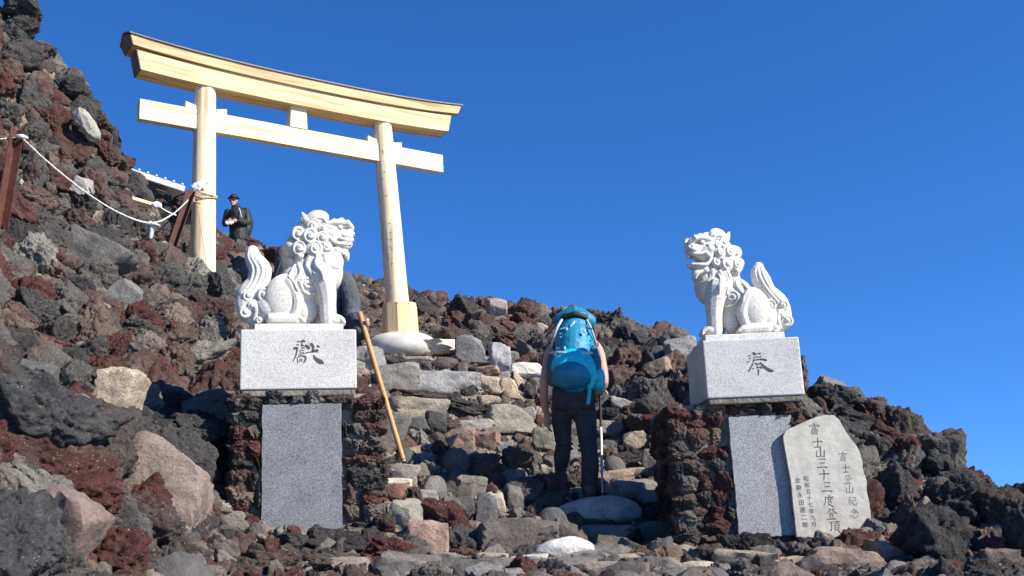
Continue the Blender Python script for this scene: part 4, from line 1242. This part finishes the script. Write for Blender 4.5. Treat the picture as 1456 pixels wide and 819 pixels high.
# ------------------------------------------------------------------ people
M_SKIN = simple_mat('skin', (0.50, 0.27, 0.20), 0.55, 0.35, 14, .12)
M_HAIR = simple_mat('dark_hair', (0.03, 0.02, 0.015), 0.6, 0.3, 60, .4, 90, .004)
M_TROUS = simple_mat('charcoal_trousers', (0.042, 0.039, 0.041), 0.9, 0.2, 9, .25, 14, .02)
M_JACKET = simple_mat('black_jacket', (0.016, 0.018, 0.018), 0.6, 0.35, 9, .4, 16, .025)
M_DJACKET = simple_mat('dark_grey_jacket', (0.075, 0.078, 0.088), 0.8, 0.25, 9, .3, 20, .025)
M_BOOT = simple_mat('boot_leather', (0.06, 0.05, 0.043), 0.7, 0.3, 20, .3)
M_SHIRT = simple_mat('dark_teal_shirt', (0.03, 0.055, 0.08), 0.8, 0.2)
M_TEAL = simple_mat('teal_nylon', (0.008, 0.195, 0.32), 0.5, 0.4, 6, .2, 11, .03)
M_TEALD = simple_mat('deep_teal_nylon', (0.006, 0.16, 0.25), 0.5, 0.4, 6, .2, 12, .03)
M_CYAN = simple_mat('bright_cyan_nylon', (0.012, 0.44, 0.54), 0.45, 0.4, 8, .12, 16, .015)
M_MESH = simple_mat('grey_teal_mesh', (0.045, 0.12, 0.17), 0.8, 0.2, 60, .3)
M_STRAPW = simple_mat('pale_strap', (0.45, 0.47, 0.50), 0.7, 0.3)
M_DARK = simple_mat('black_nylon', (0.012, 0.012, 0.016), 0.6, 0.3)
M_WHITE = simple_mat('white_cloth', (0.72, 0.72, 0.72), 0.85, 0.2, 30, .08, 40, .01)

def hand(bm, wrist, palm_dir, spread, curl_dir, s=1.0, curl=0.6):
    """palm and five jointed fingers added to bm; palm_dir along the fingers, spread across the knuckles, curl_dir where they bend"""
    d = Vector(palm_dir).normalized(); a = Vector(spread).normalized(); c = Vector(curl_dir).normalized(); w = Vector(wrist)
    k = w + d * 0.085 * s
    bm_tube(bm, [w, w + d * 0.04 * s, k], [0.026 * s, 0.034 * s, 0.034 * s], 10, 2)
    for i, ln in enumerate((0.075, 0.084, 0.078, 0.062)):
        b0 = k + a * (0.030 - 0.02 * i) * s
        p1 = b0 + (d * cos(curl * .5) + c * sin(curl * .5)) * ln * .45 * s
        p2 = p1 + (d * cos(curl * 1.5) + c * sin(curl * 1.5)) * ln * .32 * s
        p3 = p2 + (d * cos(curl * 2.4) + c * sin(curl * 2.4)) * ln * .25 * s
        bm_tube(bm, [b0 - d * .015 * s, b0, p1, p2, p3], [.0095 * s, .0098 * s, .0092 * s, .0085 * s, .0075 * s], 8, 2)
    t0 = w + d * 0.025 * s + a * 0.026 * s
    t1 = t0 + (d * .55 + a * .75 + c * .25).normalized() * .042 * s
    t2 = t1 + (d * .8 + a * .3 + c * .5).normalized() * .034 * s
    bm_tube(bm, [t0, t1, t2], [.013 * s, .0105 * s, .0085 * s], 8, 3)
def head(bm, c, fwd, up=(0, 0, 1), s=1.0):
    """skull, jaw, nose, lips, ears; eyes at half height"""
    f = Vector(fwd).normalized(); u = (Vector(up) - f * Vector(up).dot(f)).normalized(); r = f.cross(u)
    Rm = Matrix((r, f, u)).transposed()
    P = lambda x, y, z: Vector(c) + (r * x + f * y + u * z) * s
    bm_ell(bm, P(0, -.008, .028), (.074 * s, .092 * s, .088 * s), Rm)
    bm_ell(bm, P(0, .022, -.045), (.056 * s, .066 * s, .072 * s), Rm)
    bm_ell(bm, P(0, .058, -.088), (.027 * s, .026 * s, .022 * s), Rm)
    bm_tube(bm, [P(0, .083, .012), P(0, .102, -.025), P(0, .090, -.034)], [.009 * s, .0125 * s, .008 * s], 8, 3)
    for k in (-1, 1):
        bm_ell(bm, P(k * .016, .09, -.032), .009 * s, None, 2)
        bm_ell(bm, P(k * .074, -.005, -.008), (.010 * s, .020 * s, .031 * s), Rm, 2)
        bm_ell(bm, P(k * .030, .079, .022), (.022 * s, .008 * s, .007 * s), Rm, 2)
        bm_ell(bm, P(k * .036, .066, -.030), (.022 * s, .018 * s, .018 * s), Rm, 2)
    bm_ell(bm, P(0, .083, -.056), (.023 * s, .010 * s, .006 * s), Rm, 2)
    bm_ell(bm, P(0, .081, -.067), (.019 * s, .010 * s, .006 * s), Rm, 2)
    return P, Rm
def shifted(bm, o):
    bmesh.ops.translate(bm, verts=bm.verts, vec=-Vector(o)); return bm

# --- hiker climbing the steps
HY = 8.9
def H(px, py, dy=0.0): return at(px, py, HY + dy)
hbase = H(832, 706, 0)
hiker = empty('person', tuple(hbase), label='hiker with blue backpack climbing the stone steps, bare arms and charcoal trousers', cat='person')
b = bmesh.new()
bm_tube(b, [H(816,548,.06), H(817,520,.12), H(817,495,.2), H(817,482,.24)], [.125,.12,.135,.09], 14, 4)
bm_tube(b, [H(817,485,.24), H(817,470,.29)], [.06,.055], 10, 2)
Ph, Rh = head(b, H(817,459,.31), (0.05,1,.05), s=1.0)
for sx_, pts_ in ((-1, [(795,489,.22),(783,500,.20),(776,530,.14),(773,557,.12),(775,580,.20),(777,588,.24)]), (1, [(838,487,.22),(850,498,.20),(857,525,.12),(859,544,.10),(856,553,.18),(853,558,.25)])):
    bm_tube(b, [H(*p) for p in pts_], [.055,.049,.043,.038,.032,.026], 12, 4)
hand(b, H(777,588,.24), (.02,.12,-1), (.35,1,0), (1,.1,0), 1.0, .35)
hand(b, H(853,558,.25), (-.35,.8,-.35), (0,.4,1), (-1,-.2,-.2), 1.0, 1.1)
for p in ([(803,568,.04),(799,595,.08),(800,620,.13),(801,632,.13),(799,650,.20),(799,668,.29),(798,678,.31)], [(829,568,.02),(833,600,.015),(836,630,.0),(838,642,-.03),(839,665,-.05),(838,688,-.03),(838,697,-.02)]):
    bm_tube(b, [H(*q) for q in p], [.09,.08,.062,.052,.055,.045,.04], 12, 4)
for p in ([(800,678,.31),(800,684,.42)], [(838,696,-.02),(838,701,.12)]): bm_tube(b, [H(*q) for q in p], [.04,.04], 10, 2)
fuse('body', shifted(b, hbase), M_SKIN, hiker, voxel=.0065, smooth=2)
b = bmesh.new()
bm_tube(b, [H(816,545,.07), H(816,556,.05), H(816,572,.03)], [.150,.165,.150], 18, 4)
for sgn in (-1, 1): bm_ell(b, H(816 + sgn * 14, 566, -.035), (.105,.105,.115))
bm_tube(b, [H(803,568,.04), H(799,595,.08), H(800,620,.13), H(801,632,.13), H(799,650,.20), H(799,668,.29), H(798,678,.31)], [.106,.090,.073,.066,.072,.062,.06], 16, 4)
bm_tube(b, [H(829,568,.02), H(833,600,.015), H(836,630,.0), H(838,642,-.03), H(839,665,-.05), H(838,688,-.03), H(838,697,-.02)], [.106,.092,.076,.070,.076,.064,.062], 16, 4)
# cloth folds behind the knees and at the cuffs
rr = random.Random(12)
for (x, y, dy) in ((834,634,-.075),(834,642,-.10),(835,627,-.08),(803,630,.055),(803,640,.09),(838,684,-.10),(838,691,-.09),(801,668,.22),(831,590,-.07),(801,590,-.01)):
    bm_tube(b, [H(x-11,y+rr.uniform(-3,3),dy+.05), H(x,y+rr.uniform(-2,2),dy), H(x+11,y+rr.uniform(-3,3),dy+.05)], [.012,.016,.010], 8, 4)
fuse('trousers', shifted(b, hbase), M_TROUS, hiker, voxel=.0075, smooth=2)
b = bmesh.new()
bm_tube(b, [H(816,549,.07), H(817,520,.12), H(817,497,.2), H(817,486,.24)], [.148,.142,.155,.11], 16, 4)
for sgn in (-1, 1): bm_ell(b, H(817 + sgn * 26, 494, .22), (.07,.08,.06))
fuse('shirt', shifted(b, hbase), M_SHIRT, hiker, voxel=.008, smooth=2)
for (p, q) in (((801,678,.30),(800,686,.45)), ((838,699,-.03),(838,704,.16))):
    b = bmesh.new()
    A, B_ = H(*p), H(*q)
    bm_tube(b, [A + Vector((0,-.045,.01)), A + Vector((0,.02,-.005)), B_], [.05,.056,.046], 12, 4)
    bm_tube(b, [A + Vector((0,-.01,.10)), A], [.055,.055], 12, 2)
    bm_box(b, (A + B_) / 2 + Vector((0,-.02,-.045)), (.095,.30,.028), bevel=.012)
    fuse('boot', shifted(b, hbase), M_BOOT, hiker, voxel=.0065, smooth=1)
b = bmesh.new()
bm_ell(b, Ph(0, -.022, .04), (.084,.090,.092), Rh); bm_ell(b, Ph(0, -.06, -.03), (.07,.055,.075), Rh)
fuse('hair', shifted(b, hbase), M_HAIR, hiker, voxel=.008, smooth=1)

# --- backpack
pbase = H(816, 552, -.08)
pack = empty('backpack', tuple(pbase), label='tall blue and cyan trekking backpack with pale straps on the climbing hiker', cat='backpack')
def BP(name, mat, fn, voxel=.007, smooth=3):
    b = bmesh.new(); fn(b); return fuse(name, shifted(b, pbase), mat, pack, voxel, smooth)
def f(b):
    bm_tube(b, [H(816,540,-.05), H(816,515,.0), H(817,490,.045), H(817,468,.10), H(817,458,.13)], [.155,.165,.17,.150,.125], 22, 5)
    rr = random.Random(2)
    for i in range(9):
        y = 465 + i * 8.5
        bm_tube(b, [H(790 + rr.uniform(0,6),y+rr.uniform(-4,4),-.06 - .02), H(817,y+rr.uniform(-3,3),-.14+.004*(540-y)*.5), H(843 - rr.uniform(0,6),y+rr.uniform(-4,4),-.08)], [.008,.014,.008], 8, 5)
mainb = BP('main_bag', M_TEAL, f)
def f(b):
    bm_tube(b, [H(797,457,.10), H(817,448,.08), H(837,457,.10)], [.07,.085,.07], 16, 5)
    bm_ell(b, H(817,450,.10), (.14,.13,.055))
lid = BP('lid', M_TEALD, f)
def f(b):
    bm_tube(b, [H(800,452,.0), H(817,447,-.02), H(833,452,.0)], [.022,.03,.022], 10, 5)
BP('lid_zip_panel', M_DARK, f).parent = lid
def f(b):
    bm_ell(b, H(812,531,-.165), (.158,.115,.122)); bm_ell(b, H(812,539,-.145), (.16,.11,.095))
BP('sleeping_bag_pocket', M_TEALD, f)
def f(b):
    bm_ell(b, H(815,521,-.14), (.186,.105,.152))
    bm_tube(b, [H(842,520,-.17), H(844,535,-.17), H(841,550,-.16)], [.03,.032,.022], 10, 4)
BP('pocket_flap', M_CYAN, f)
def f(b): bm_ell(b, H(848,537,-.02), (.075,.12,.10)); bm_ell(b, H(849,548,.0), (.07,.12,.07))
BP('hip_pocket', M_CYAN, f)
def f(b): bm_tube(b, [H(838,548,-.17), H(838,560,-.165), H(836,573,-.16)], [.018,.018,.02], 4, 3)
BP('hanging_strap', M_CYAN, f, .006, 1)
BP('side_pocket', M_MESH, lambda b: bm_ell(b, H(787,525,-.02), (.06,.13,.16)))
BP('side_pocket', M_MESH, lambda b: bm_ell(b, H(845,515,-.02), (.06,.13,.15)))
for P, r_ in (([(800,453,.0),(793,465,-.06),(788,478,-.05),(784,492,.02)], .011), ([(834,455,.0),(840,466,-.06),(845,480,-.03),(848,490,.06)], .010)):
    b = bmesh.new(); bm_tube(b, [H(*q) for q in P], r_, 6, 5); bm_obj('lid_strap', shifted(b, pbase), M_STRAPW, lid)
for P in ([(783,503,-.06),(792,501,-.155),(803,502,-.20)], [(828,503,-.20),(838,502,-.155),(848,503,-.05)]):
    b = bmesh.new(); bm_tube(b, [H(*q) for q in P], .014, 6, 4); bm_obj('compression_strap', shifted(b, pbase), M_STRAPW, mainb)
for x, y in ((806,468),(831,471),(803,495)):
    b = bmesh.new(); bm_box(b, H(x, y, -.125 if y < 480 else -.16), (.018,.02,.026), bevel=.004); bm_obj('buckle', shifted(b, pbase), M_STRAPW, mainb)
b = bmesh.new(); bm_tube(b, [H(811,464,-.11), H(815,460,-.105), H(817,457,-.08)], .007, 6, 3); bm_obj('cord_loop', shifted(b, pbase), M_STRAPW, mainb)

# --- trekking pole
t0, t1 = H(853,552,.26), H(857,712,.02)
pole = empty('trekking_pole', tuple(t1), label='thin silver trekking pole planted beside the climbing hiker', cat='pole')
M_ALU = simple_mat('aluminium', (.62,.62,.65), .35, .5, metallic=.6)
def seg(name, a, c, r0, r1, mat):
    b = bmesh.new(); bm_tube(b, [t0.lerp(t1, a), t0.lerp(t1, c)], [r0, r1], 10, 1, caps=False); bm_obj(name, shifted(b, t1), mat, pole, smooth=False)
seg('grip', -.04, .10, .016, .015, M_DARK); seg('upper_shaft', .10, .36, .012, .012, M_DARK); seg('middle_shaft', .30, .78, .0115, .0115, M_ALU); seg('lower_shaft', .78, .985, .010, .009, M_ALU)
seg('basket', .94, .945, .03, .03, M_DARK); seg('tip', .985, 1.01, .005, .003, M_DARK)
b = bmesh.new(); q = t0.lerp(t1, .02); bm_tube(b, [q, q + Vector((.03,-.02,.01)), q + Vector((.06,-.03,-.04)), q + Vector((.01,-.01,-.06))], .006, 6, 4); bm_obj('wrist_loop', shifted(b, t1), M_STRAPW, pole)

# --- walker hidden behind the closed-mouth lion, hand on a wooden staff
WY = 9.5
def Wp(px, py, dy=0.0): return at(px, py, WY + dy)
wz = float(ground(Wp(460,560).x, WY))
wb = Vector((Wp(462,560).x, WY, wz))
walker = empty('person', tuple(wb), label='walker in dark grey jacket half hidden behind the closed mouth lion, holding a staff', cat='person')
b = bmesh.new()
hipz = wz + .88; cxw = wb.x
X = lambda dx, dy, z: Vector((cxw + dx, WY + dy, wz + z))
shz = Wp(455,392).z - wz; 
bm_tube(b, [X(0,.05,.85), X(0,.02,1.1), X(0,-.02,shz-.05), X(0,-.03,shz)], [.13,.13,.14,.10], 14, 4)
bm_tube(b, [X(0,-.03,shz), X(.0,-.06,shz+.12)], [.055,.055], 10, 2)
Pw, Rw = head(b, X(.0,-.08,shz+.20), (.5,-1,-.25))
elb = Wp(500,455,-.12); hnd = Wp(516,472,-.42)
sR = X(.19,-.03,shz-.06); sL = X(-.19,-.03,shz-.06)
stA, stB = Wp(511,444,-.50), at(574,656,9.0)
grip_p = stA.lerp(stB, .085)
bm_tube(b, [sR, sR.lerp(elb,.5) + Vector((.02,0,0)), elb, grip_p + Vector((-.02,.05,-.03))], [.055,.05,.043,.03], 12, 4)
hand(b, grip_p + Vector((-.045,.05,-.01)), (.9,-.35,.25), (0,-.2,1), (-.2,-1,0), .95, 1.15)
bm_tube(b, [sL, X(-.25,.0,shz-.35), X(-.22,-.15,shz-.58)], [.055,.045,.03], 12, 4)
hand(b, X(-.22,-.15,shz-.58), (.1,-.4,-1), (1,-.2,0), (.2,.8,0), .95, .4)
for sgn in (-1, 1): bm_tube(b, [X(sgn*.09,.05,.85), X(sgn*.1,.0,.45), X(sgn*.1,.05,.06)], [.09,.06,.045], 12, 4); bm_tube(b, [X(sgn*.1,.06,.05), X(sgn*.1,-.12,.035)], [.04,.035], 10, 2)
fuse('body', shifted(b, wb), M_SKIN, walker, voxel=.008, smooth=2)
b = bmesh.new()
bm_tube(b, [X(0,.05,.78), X(0,.02,1.1), X(0,-.02,shz-.07), X(0,-.03,shz+.02)], [.19,.185,.20,.12], 18, 4)
bm_tube(b, [sR, sR.lerp(elb,.5) + Vector((.03,0,0)), elb, elb.lerp(grip_p,.55), grip_p + Vector((-.035,.06,-.055))], [.09,.088,.085,.095,.078], 14, 4)
bm_tube(b, [sL, X(-.26,.0,shz-.35), X(-.22,-.13,shz-.54)], [.085,.075,.06], 14, 4)
for sgn in (-1, 1): bm_ell(b, X(sgn*.17,-.03,shz-.05), (.09,.09,.08))
fuse('jacket', shifted(b, wb), M_DJACKET, walker, voxel=.009, smooth=2)
b = bmesh.new()
for sgn in (-1, 1): bm_tube(b, [X(sgn*.085,.05,.85), X(sgn*.1,.0,.45), X(sgn*.1,.05,.09)], [.125,.09,.075], 14, 4)
fuse('trousers', shifted(b, wb), M_TROUS, walker, voxel=.01, smooth=2)
b = bmesh.new()
for sgn in (-1, 1): bm_tube(b, [X(sgn*.1,.08,.055), X(sgn*.1,-.14,.045)], [.055,.045], 12, 2)
fuse('boots', shifted(b, wb), M_BOOT, walker, voxel=.01, smooth=1)
b = bmesh.new(); bm_ell(b, Pw(0,-.015,.06), (.092,.105,.075), Rw); bm_ell(b, Pw(0,.08,.035), (.07,.06,.012), Rw)
fuse('cap', shifted(b, wb), M_DJACKET, walker, voxel=.008, smooth=1)
# his rucksack shows past the lion's back
rb_ = Wp(402,362,.12)
rk = empty('rucksack', (rb_.x, rb_.y, rb_.z - .3), label='dark grey rucksack of the walker behind the closed mouth lion', cat='rucksack')
b = bmesh.new(); bm_tube(b, [Wp(412,430,.25), Wp(406,395,.22), Wp(404,366,.2), Wp(404,358,.2)], [.10,.11,.09,.07], 16, 4)
fuse('bag', shifted(b, rk.location), M_DJACKET, rk, voxel=.01, smooth=2)
b = bmesh.new(); bm_tube(b, [Wp(392,392,.07), Wp(398,375,.1), Wp(404,352,.2)], .012, 8, 4)
bm_obj('strap', shifted(b, rk.location), M_DARK, rk)
# staff
st = empty('wooden_staff', tuple(stB), label='light wooden hiking staff slanting down onto the stone steps', cat='staff')
M_STAFF = wood_mat('staff_wood', (.48,.30,.13), 'Z', scale=3, contrast=.2)
b = bmesh.new(); bm_tube(b, [stA, stA.lerp(stB,.35), stA.lerp(stB,.7), stB], [.0235,.023,.022,.021], 14, 2, caps=False)
bm_obj('shaft', shifted(b, stB), M_STAFF, st, smooth=True).data.set_sharp_from_angle(angle=radians(50))
b = bmesh.new(); bm_tube(b, [stA.lerp(stB,.985), stA.lerp(stB,1.012)], [.0225,.016], 12, 1, caps=False); bm_obj('ferrule', shifted(b, stB), M_DARK, st)

# --- man in a black hat up on the ridge
MY = 21.5
ms = 1.0
mt = at(332, 279, MY); waist = at(340, 322, MY)
mz = mt.z - 1.74
mb = Vector((mt.x + .04, MY, mz))
man = empty('person', tuple(mb), label='man in black hat, sunglasses and black jacket standing beyond the rock wall', cat='person')
Xm = lambda dx, dy, z: Vector((mb.x + dx, MY + dy, mz + z))
b = bmesh.new()
bm_tube(b, [Xm(.08,.05,.9), Xm(.06,.03,1.15), Xm(.04,0,1.38), Xm(.03,0,1.44)], [.12,.12,.13,.09], 14, 4)
bm_tube(b, [Xm(.02,0,1.42), Xm(-.01,-.03,1.52)], [.055,.055], 10, 2)
Pm, Rm_ = head(b, Xm(-.02,-.05,1.61), (-.15,-1,-.12))
hl, hr = Xm(-.03,-.28,1.10), Xm(.05,-.28,1.10)
bm_tube(b, [Xm(-.15,0,1.38), Xm(-.18,-.04,1.13), hl + Vector((-.06,.03,0))], [.05,.045,.03], 12, 4)
bm_tube(b, [Xm(.23,0,1.38), Xm(.26,-.04,1.13), hr + Vector((.07,.03,0))], [.05,.045,.03], 12, 4)
hand(b, hl + Vector((-.06,.02,0)), (1,-.3,-.1), (0,0,1), (.2,1,0), 1.0, .8)
hand(b, hr + Vector((.07,.02,0)), (-1,-.3,-.1), (0,0,1), (-.2,1,0), 1.0, .8)
for sgn in (-1, 1): bm_tube(b, [Xm(.07+sgn*.09,.05,.88), Xm(.07+sgn*.1,.02,.45), Xm(.07+sgn*.1,.05,.05)], [.09,.06,.045], 12, 4); bm_tube(b, [Xm(.07+sgn*.1,.06,.04), Xm(.07+sgn*.1,-.14,.035)], [.04,.035], 10, 2)
fuse('body', shifted(b, mb), M_SKIN, man, voxel=.008, smooth=1)
b = bmesh.new()
bm_tube(b, [Xm(.08,.05,.78), Xm(.06,.03,1.12), Xm(.04,0,1.36), Xm(.02,-.01,1.47)], [.20,.19,.20,.10], 18, 4)
bm_tube(b, [Xm(-.15,0,1.38), Xm(-.19,-.04,1.13), hl + Vector((-.09,.04,0))], [.085,.08,.06], 14, 4)
bm_tube(b, [Xm(.23,0,1.38), Xm(.27,-.04,1.13), hr + Vector((.10,.04,0))], [.085,.08,.06], 14, 4)
fuse('jacket', shifted(b, mb), M_JACKET, man, voxel=.01, smooth=1)
b = bmesh.new()
for sgn in (-1, 1): bm_tube(b, [Xm(.07+sgn*.085,.05,.86), Xm(.07+sgn*.1,.02,.45), Xm(.07+sgn*.1,.05,.09)], [.125,.09,.075], 14, 4)
fuse('trousers', shifted(b, mb), M_TROUS, man, voxel=.011, smooth=1)
b = bmesh.new()
bm_ell(b, Pm(0,-.01,.085), (.09,.105,.075), Rm_); bm_ell(b, Pm(0,-.005,.062), (.135,.155,.016), Rm_)
fuse('hat', shifted(b, mb), M_DARK, man, voxel=.008, smooth=1)
b = bmesh.new()
for k in (-1, 1): bm_ell(b, Pm(k*.034,.088,.006), (.030,.010,.020), Rm_, 2)
bm_tube(b, [Pm(-.07,.03,.012), Pm(-.05,.085,.012), Pm(0,.100,.013), Pm(.05,.085,.012), Pm(.07,.03,.012)], .0045, 6, 3)
bm_obj('sunglasses', shifted(b, mb), simple_mat('dark_lens', (.03,.008,.006), .1, .6), man)
o_ = empty('rucksack', tuple(Xm(.2, .2, 1.0)), label='black rucksack on the back of the man in the black hat', cat='rucksack')
b = bmesh.new(); bm_tube(b, [Xm(.16,.2,1.0), Xm(.17,.22,1.2), Xm(.15,.18,1.42)], [.15,.17,.12], 14, 4)
fuse('bag', shifted(b, o_.location), M_JACKET, o_, voxel=.012, smooth=1)
b = bmesh.new(); bm_tube(b, [Xm(.2,.05,1.0), Xm(.26,-.05,1.2), Xm(.18,-.02,1.42)], .012, 6, 4); bm_obj('strap', shifted(b, o_.location), M_DARK, o_)
b = bmesh.new(); bm_tube(b, [Xm(.12,-.14,1.42), Xm(.16,-.19,1.32), Xm(.19,-.2,1.2)], [.012,.012,.012], 6, 4); bm_obj('strap', shifted(b, mb), M_STRAPW, man)
b = bmesh.new()
for i in range(5): bm_ell(b, hl + Vector((-.06 + .03*i, -.05, -.05 - .02*(i%2))), (.035,.02,.04), Euler((0,.5*i,0)).to_matrix(), 2)
o = fuse('paper', b, M_WHITE, None, voxel=.008, smooth=1); tag(o, 'crumpled white paper held by the man in the black hat', 'paper')

# ------------------------------------------------------------------ rope, posts, hut roof
M_ROPE = simple_mat('white_rope', (.50,.49,.46), .9, .2, 60, .2, 120, .006)
M_TANROPE = simple_mat('straw_rope', (.38,.31,.2), .9, .2, 60, .3, 120, .006)
M_RUST = simple_mat('red_brown_steel', (.085,.03,.022), .7, .3, 15, .35, 30, .004)
def rope(bm, pts, r, strands=3, pitch=.06):
    q = catmull(pts, 10); L = 0
    for s in range(strands):
        P = []; L = 0
        for i, p in enumerate(q):
            if i: L += (q[i] - q[i-1]).length
            a = 2 * pi * (L / pitch + s / strands)
            P.append(p + Vector((0, cos(a), sin(a))) * r * .55)
        bm_tube(bm, P, r * .62, 6, 1)
def post(p_top, p_bot, w, label):
    ax = (p_top - p_bot); L = ax.length
    o = empty('steel_post', tuple(p_bot), label=label, cat='post')
    rot = ax.to_track_quat('Z', 'Y').to_matrix() @ Matrix.Rotation(radians(25), 3, 'Z')
    bm = bmesh.new()
    bm_box(bm, rot @ Vector((0, 0, L/2)), (w, .008, L), rot); bm_box(bm, rot @ Vector((w/2 - .004, w/2 + .004, L/2)), (.008, w, L), rot)
    bm_obj('angle_bar', bm, M_RUST, o)
    for k in (.3, .6, .9):
        bm = bmesh.new(); bm_ell(bm, rot @ Vector((0, -.008, L*k)), .012, None, 2); bm_obj('bolt', bm, M_RUST, o)
def front(px, py, gap=.3): return float(hits([px], [py])[0][1]) - gap
pY = front(20, 300, .45)
p1 = at(29, 186, pY)
post(p1, at(-2, 372, pY - .1), .085, 'red brown steel post on the slope carrying the end of the white rope')
p2b = at(246, 362, min(front(246, 355, .1), 12.4)); p2 = at(277, 272, 12.45)
post(p2, p2b, .085, 'red brown steel post leaning against the left gate pillar')
pc = Vector((-3.88, 12.81, 0))
tie = at(272, 280, 12.55)
RYE = front(214, 335, .65)
bm = bmesh.new(); rope(bm, [at(-60, 204, pY - .3), at(-20, 200, pY - .15), at(30, 195, pY)], .0125)
rope(bm, [at(30, 195, pY), at(70, 232, min(front(70, 240, .6), pY + (RYE - pY) * .27 - .1)), at(120, 272, min(front(120, 285, .65), pY + (RYE - pY) * .5)), at(170, 303, min(front(170, 315, .65), pY + (RYE - pY) * .7)), at(214, 317, RYE), at(245, 305, min(front(245, 320, .6), RYE + (12.55 - RYE) * .5)), tie], .0125)
bm_tube(bm, [at(214,316,RYE), at(216,326,RYE), at(214,338,RYE)], [.02,.03,.022], 8, 3)
bm_tube(bm, [at(207,320,RYE-.03), at(216,318,RYE-.03), at(227,321,RYE-.03)], [.012,.024,.014], 8, 3)
bm_tube(bm, [at(24,194,pY-.05), at(31,194,pY-.07), at(38,196,pY)], [.02,.026,.018], 8, 3)
o = fuse('rope', bm, M_ROPE, None, voxel=.009, smooth=1); tag(o, 'white rope sagging from the steel post to the left gate pillar', 'rope')
# lashing round the left pillar
bm = bmesh.new()
for k in range(2):
    z = at(285, 272 + 5 * k, 12.6).z
    P = [pc + Vector((.165*cos(a), .165*sin(a), z + .02*sin(a*2+k))) for a in np.linspace(0, 2*pi, 15)]
    bm_tube(bm, P, .010, 6, 2)
rr = random.Random(1)
for i in range(9):
    a = at(276 + rr.uniform(-4,8), 270 + rr.uniform(-2,10), 12.6); bm_tube(bm, [a, a + Vector((rr.uniform(-.06,.06),-.03,rr.uniform(-.08,.02))), a + Vector((rr.uniform(-.08,.08),-.02,rr.uniform(-.16,-.06)))], .012, 6, 3)
o = fuse('rope_lashing', bm, M_TANROPE, None, voxel=.009, smooth=1); tag(o, 'frayed straw rope lashed round the left gate pillar', 'rope')
bm = bmesh.new()
for i in range(7): bm_ell(bm, at(281 + rr.uniform(-5,6), 264 + rr.uniform(-5,5), 12.58), (.05,.03,.045), Euler((0,rr.uniform(0,3),0)).to_matrix(), 2)
bm_tube(bm, [at(284,264,12.57), at(292,258,12.6), at(297,262,12.62)], [.03,.02,.012], 8, 3)
o = fuse('cloth_knot', bm, M_WHITE, None, voxel=.009, smooth=1); tag(o, 'white cloth knotted to the left gate pillar above the rope', 'cloth')
# thin cord hanging down the pillar to a hank of rope
bm = bmesh.new(); rope(bm, [at(280,288,12.58), at(285,320,12.6), at(291,360,12.6), at(297,396,12.6)], .011, 2, .09)
for dx in (-5, 0, 4): bm_tube(bm, [at(298,392,12.55), at(296+dx,412,12.5), at(297+dx,428,12.48), at(300+dx*.5,440,12.45)], .014, 6, 4)
o = fuse('hanging_rope', bm, M_TANROPE, None, voxel=.008, smooth=0); tag(o, 'thin tan rope hanging down the left gate pillar to a hank', 'rope')
# plank with knotted cord on the slope
bm = bmesh.new(); KY = front(205, 300, .35); a_, c_ = at(187,284,KY-.1), at(217,293,KY)
bm_tube(bm, [a_, c_], .045, 4, 1, caps=False); o = bm_obj('plank', bm, M_WOODB, None); tag(o, 'short weathered plank lying on the slope above the sagging rope', 'plank')
bm = bmesh.new()
for i in range(6): bm_ell(bm, at(222 + rr.uniform(-4,4), 290 + rr.uniform(-4,5), KY - .1), (.04,.03,.03), None, 2)
bm_tube(bm, [at(224,292,KY-.1), at(236,300,KY-.1), at(250,306,KY-.05)], .011, 6, 3)
o = fuse('cloth_strip', bm, M_WHITE, None, voxel=.009, smooth=1); tag(o, 'white cloth strip knotted at the end of the short plank', 'cloth')

# hut roof edge behind the slope
hY = 16.0
ra, rb2 = at(178, 240, hY), at(263, 268, hY + .35)
hut = empty('hut', (ra.x, ra.y, ra.z - 1.4), label='pale metal roof edge of a hut showing above the slope', cat='hut')
M_METAL = simple_mat('pale_grey_metal', (.52,.54,.56), .5, .5, 8, .1)
dirv = (rb2 - ra); Lh = dirv.length; dirv.normalize()
nrm_ = Vector((dirv.y, -dirv.x, 0)).normalized(); upv = dirv.cross(nrm_) * -1
if upv.z < 0: upv = -upv
Rt = Matrix((dirv, -nrm_, upv)).transposed()
org = hut.location
def hb(name, c, s, mat): 
    bm = bmesh.new(); bm_box(bm, (ra - org) + Rt @ Vector(c), s, Rt, bevel=.008); return bm_obj(name, bm, mat, hut)
hb('fascia', (Lh/2, 0, -.02), (Lh, .06, .09), M_METAL)
hb('roof_sheet', (Lh/2, .5, .045), (Lh - .03, .9, .03), M_METAL)
hb('wall', (Lh/2 - .1, .55, -1.2), (Lh - .3, .8, 2.2), simple_mat('hut_board', (.16,.14,.12), .9, .2, 5, .3))
for i in range(7): hb('roof_rib', (Lh - .06 - i * .14, .05, .066), (.035, .10, .03), M_METAL)
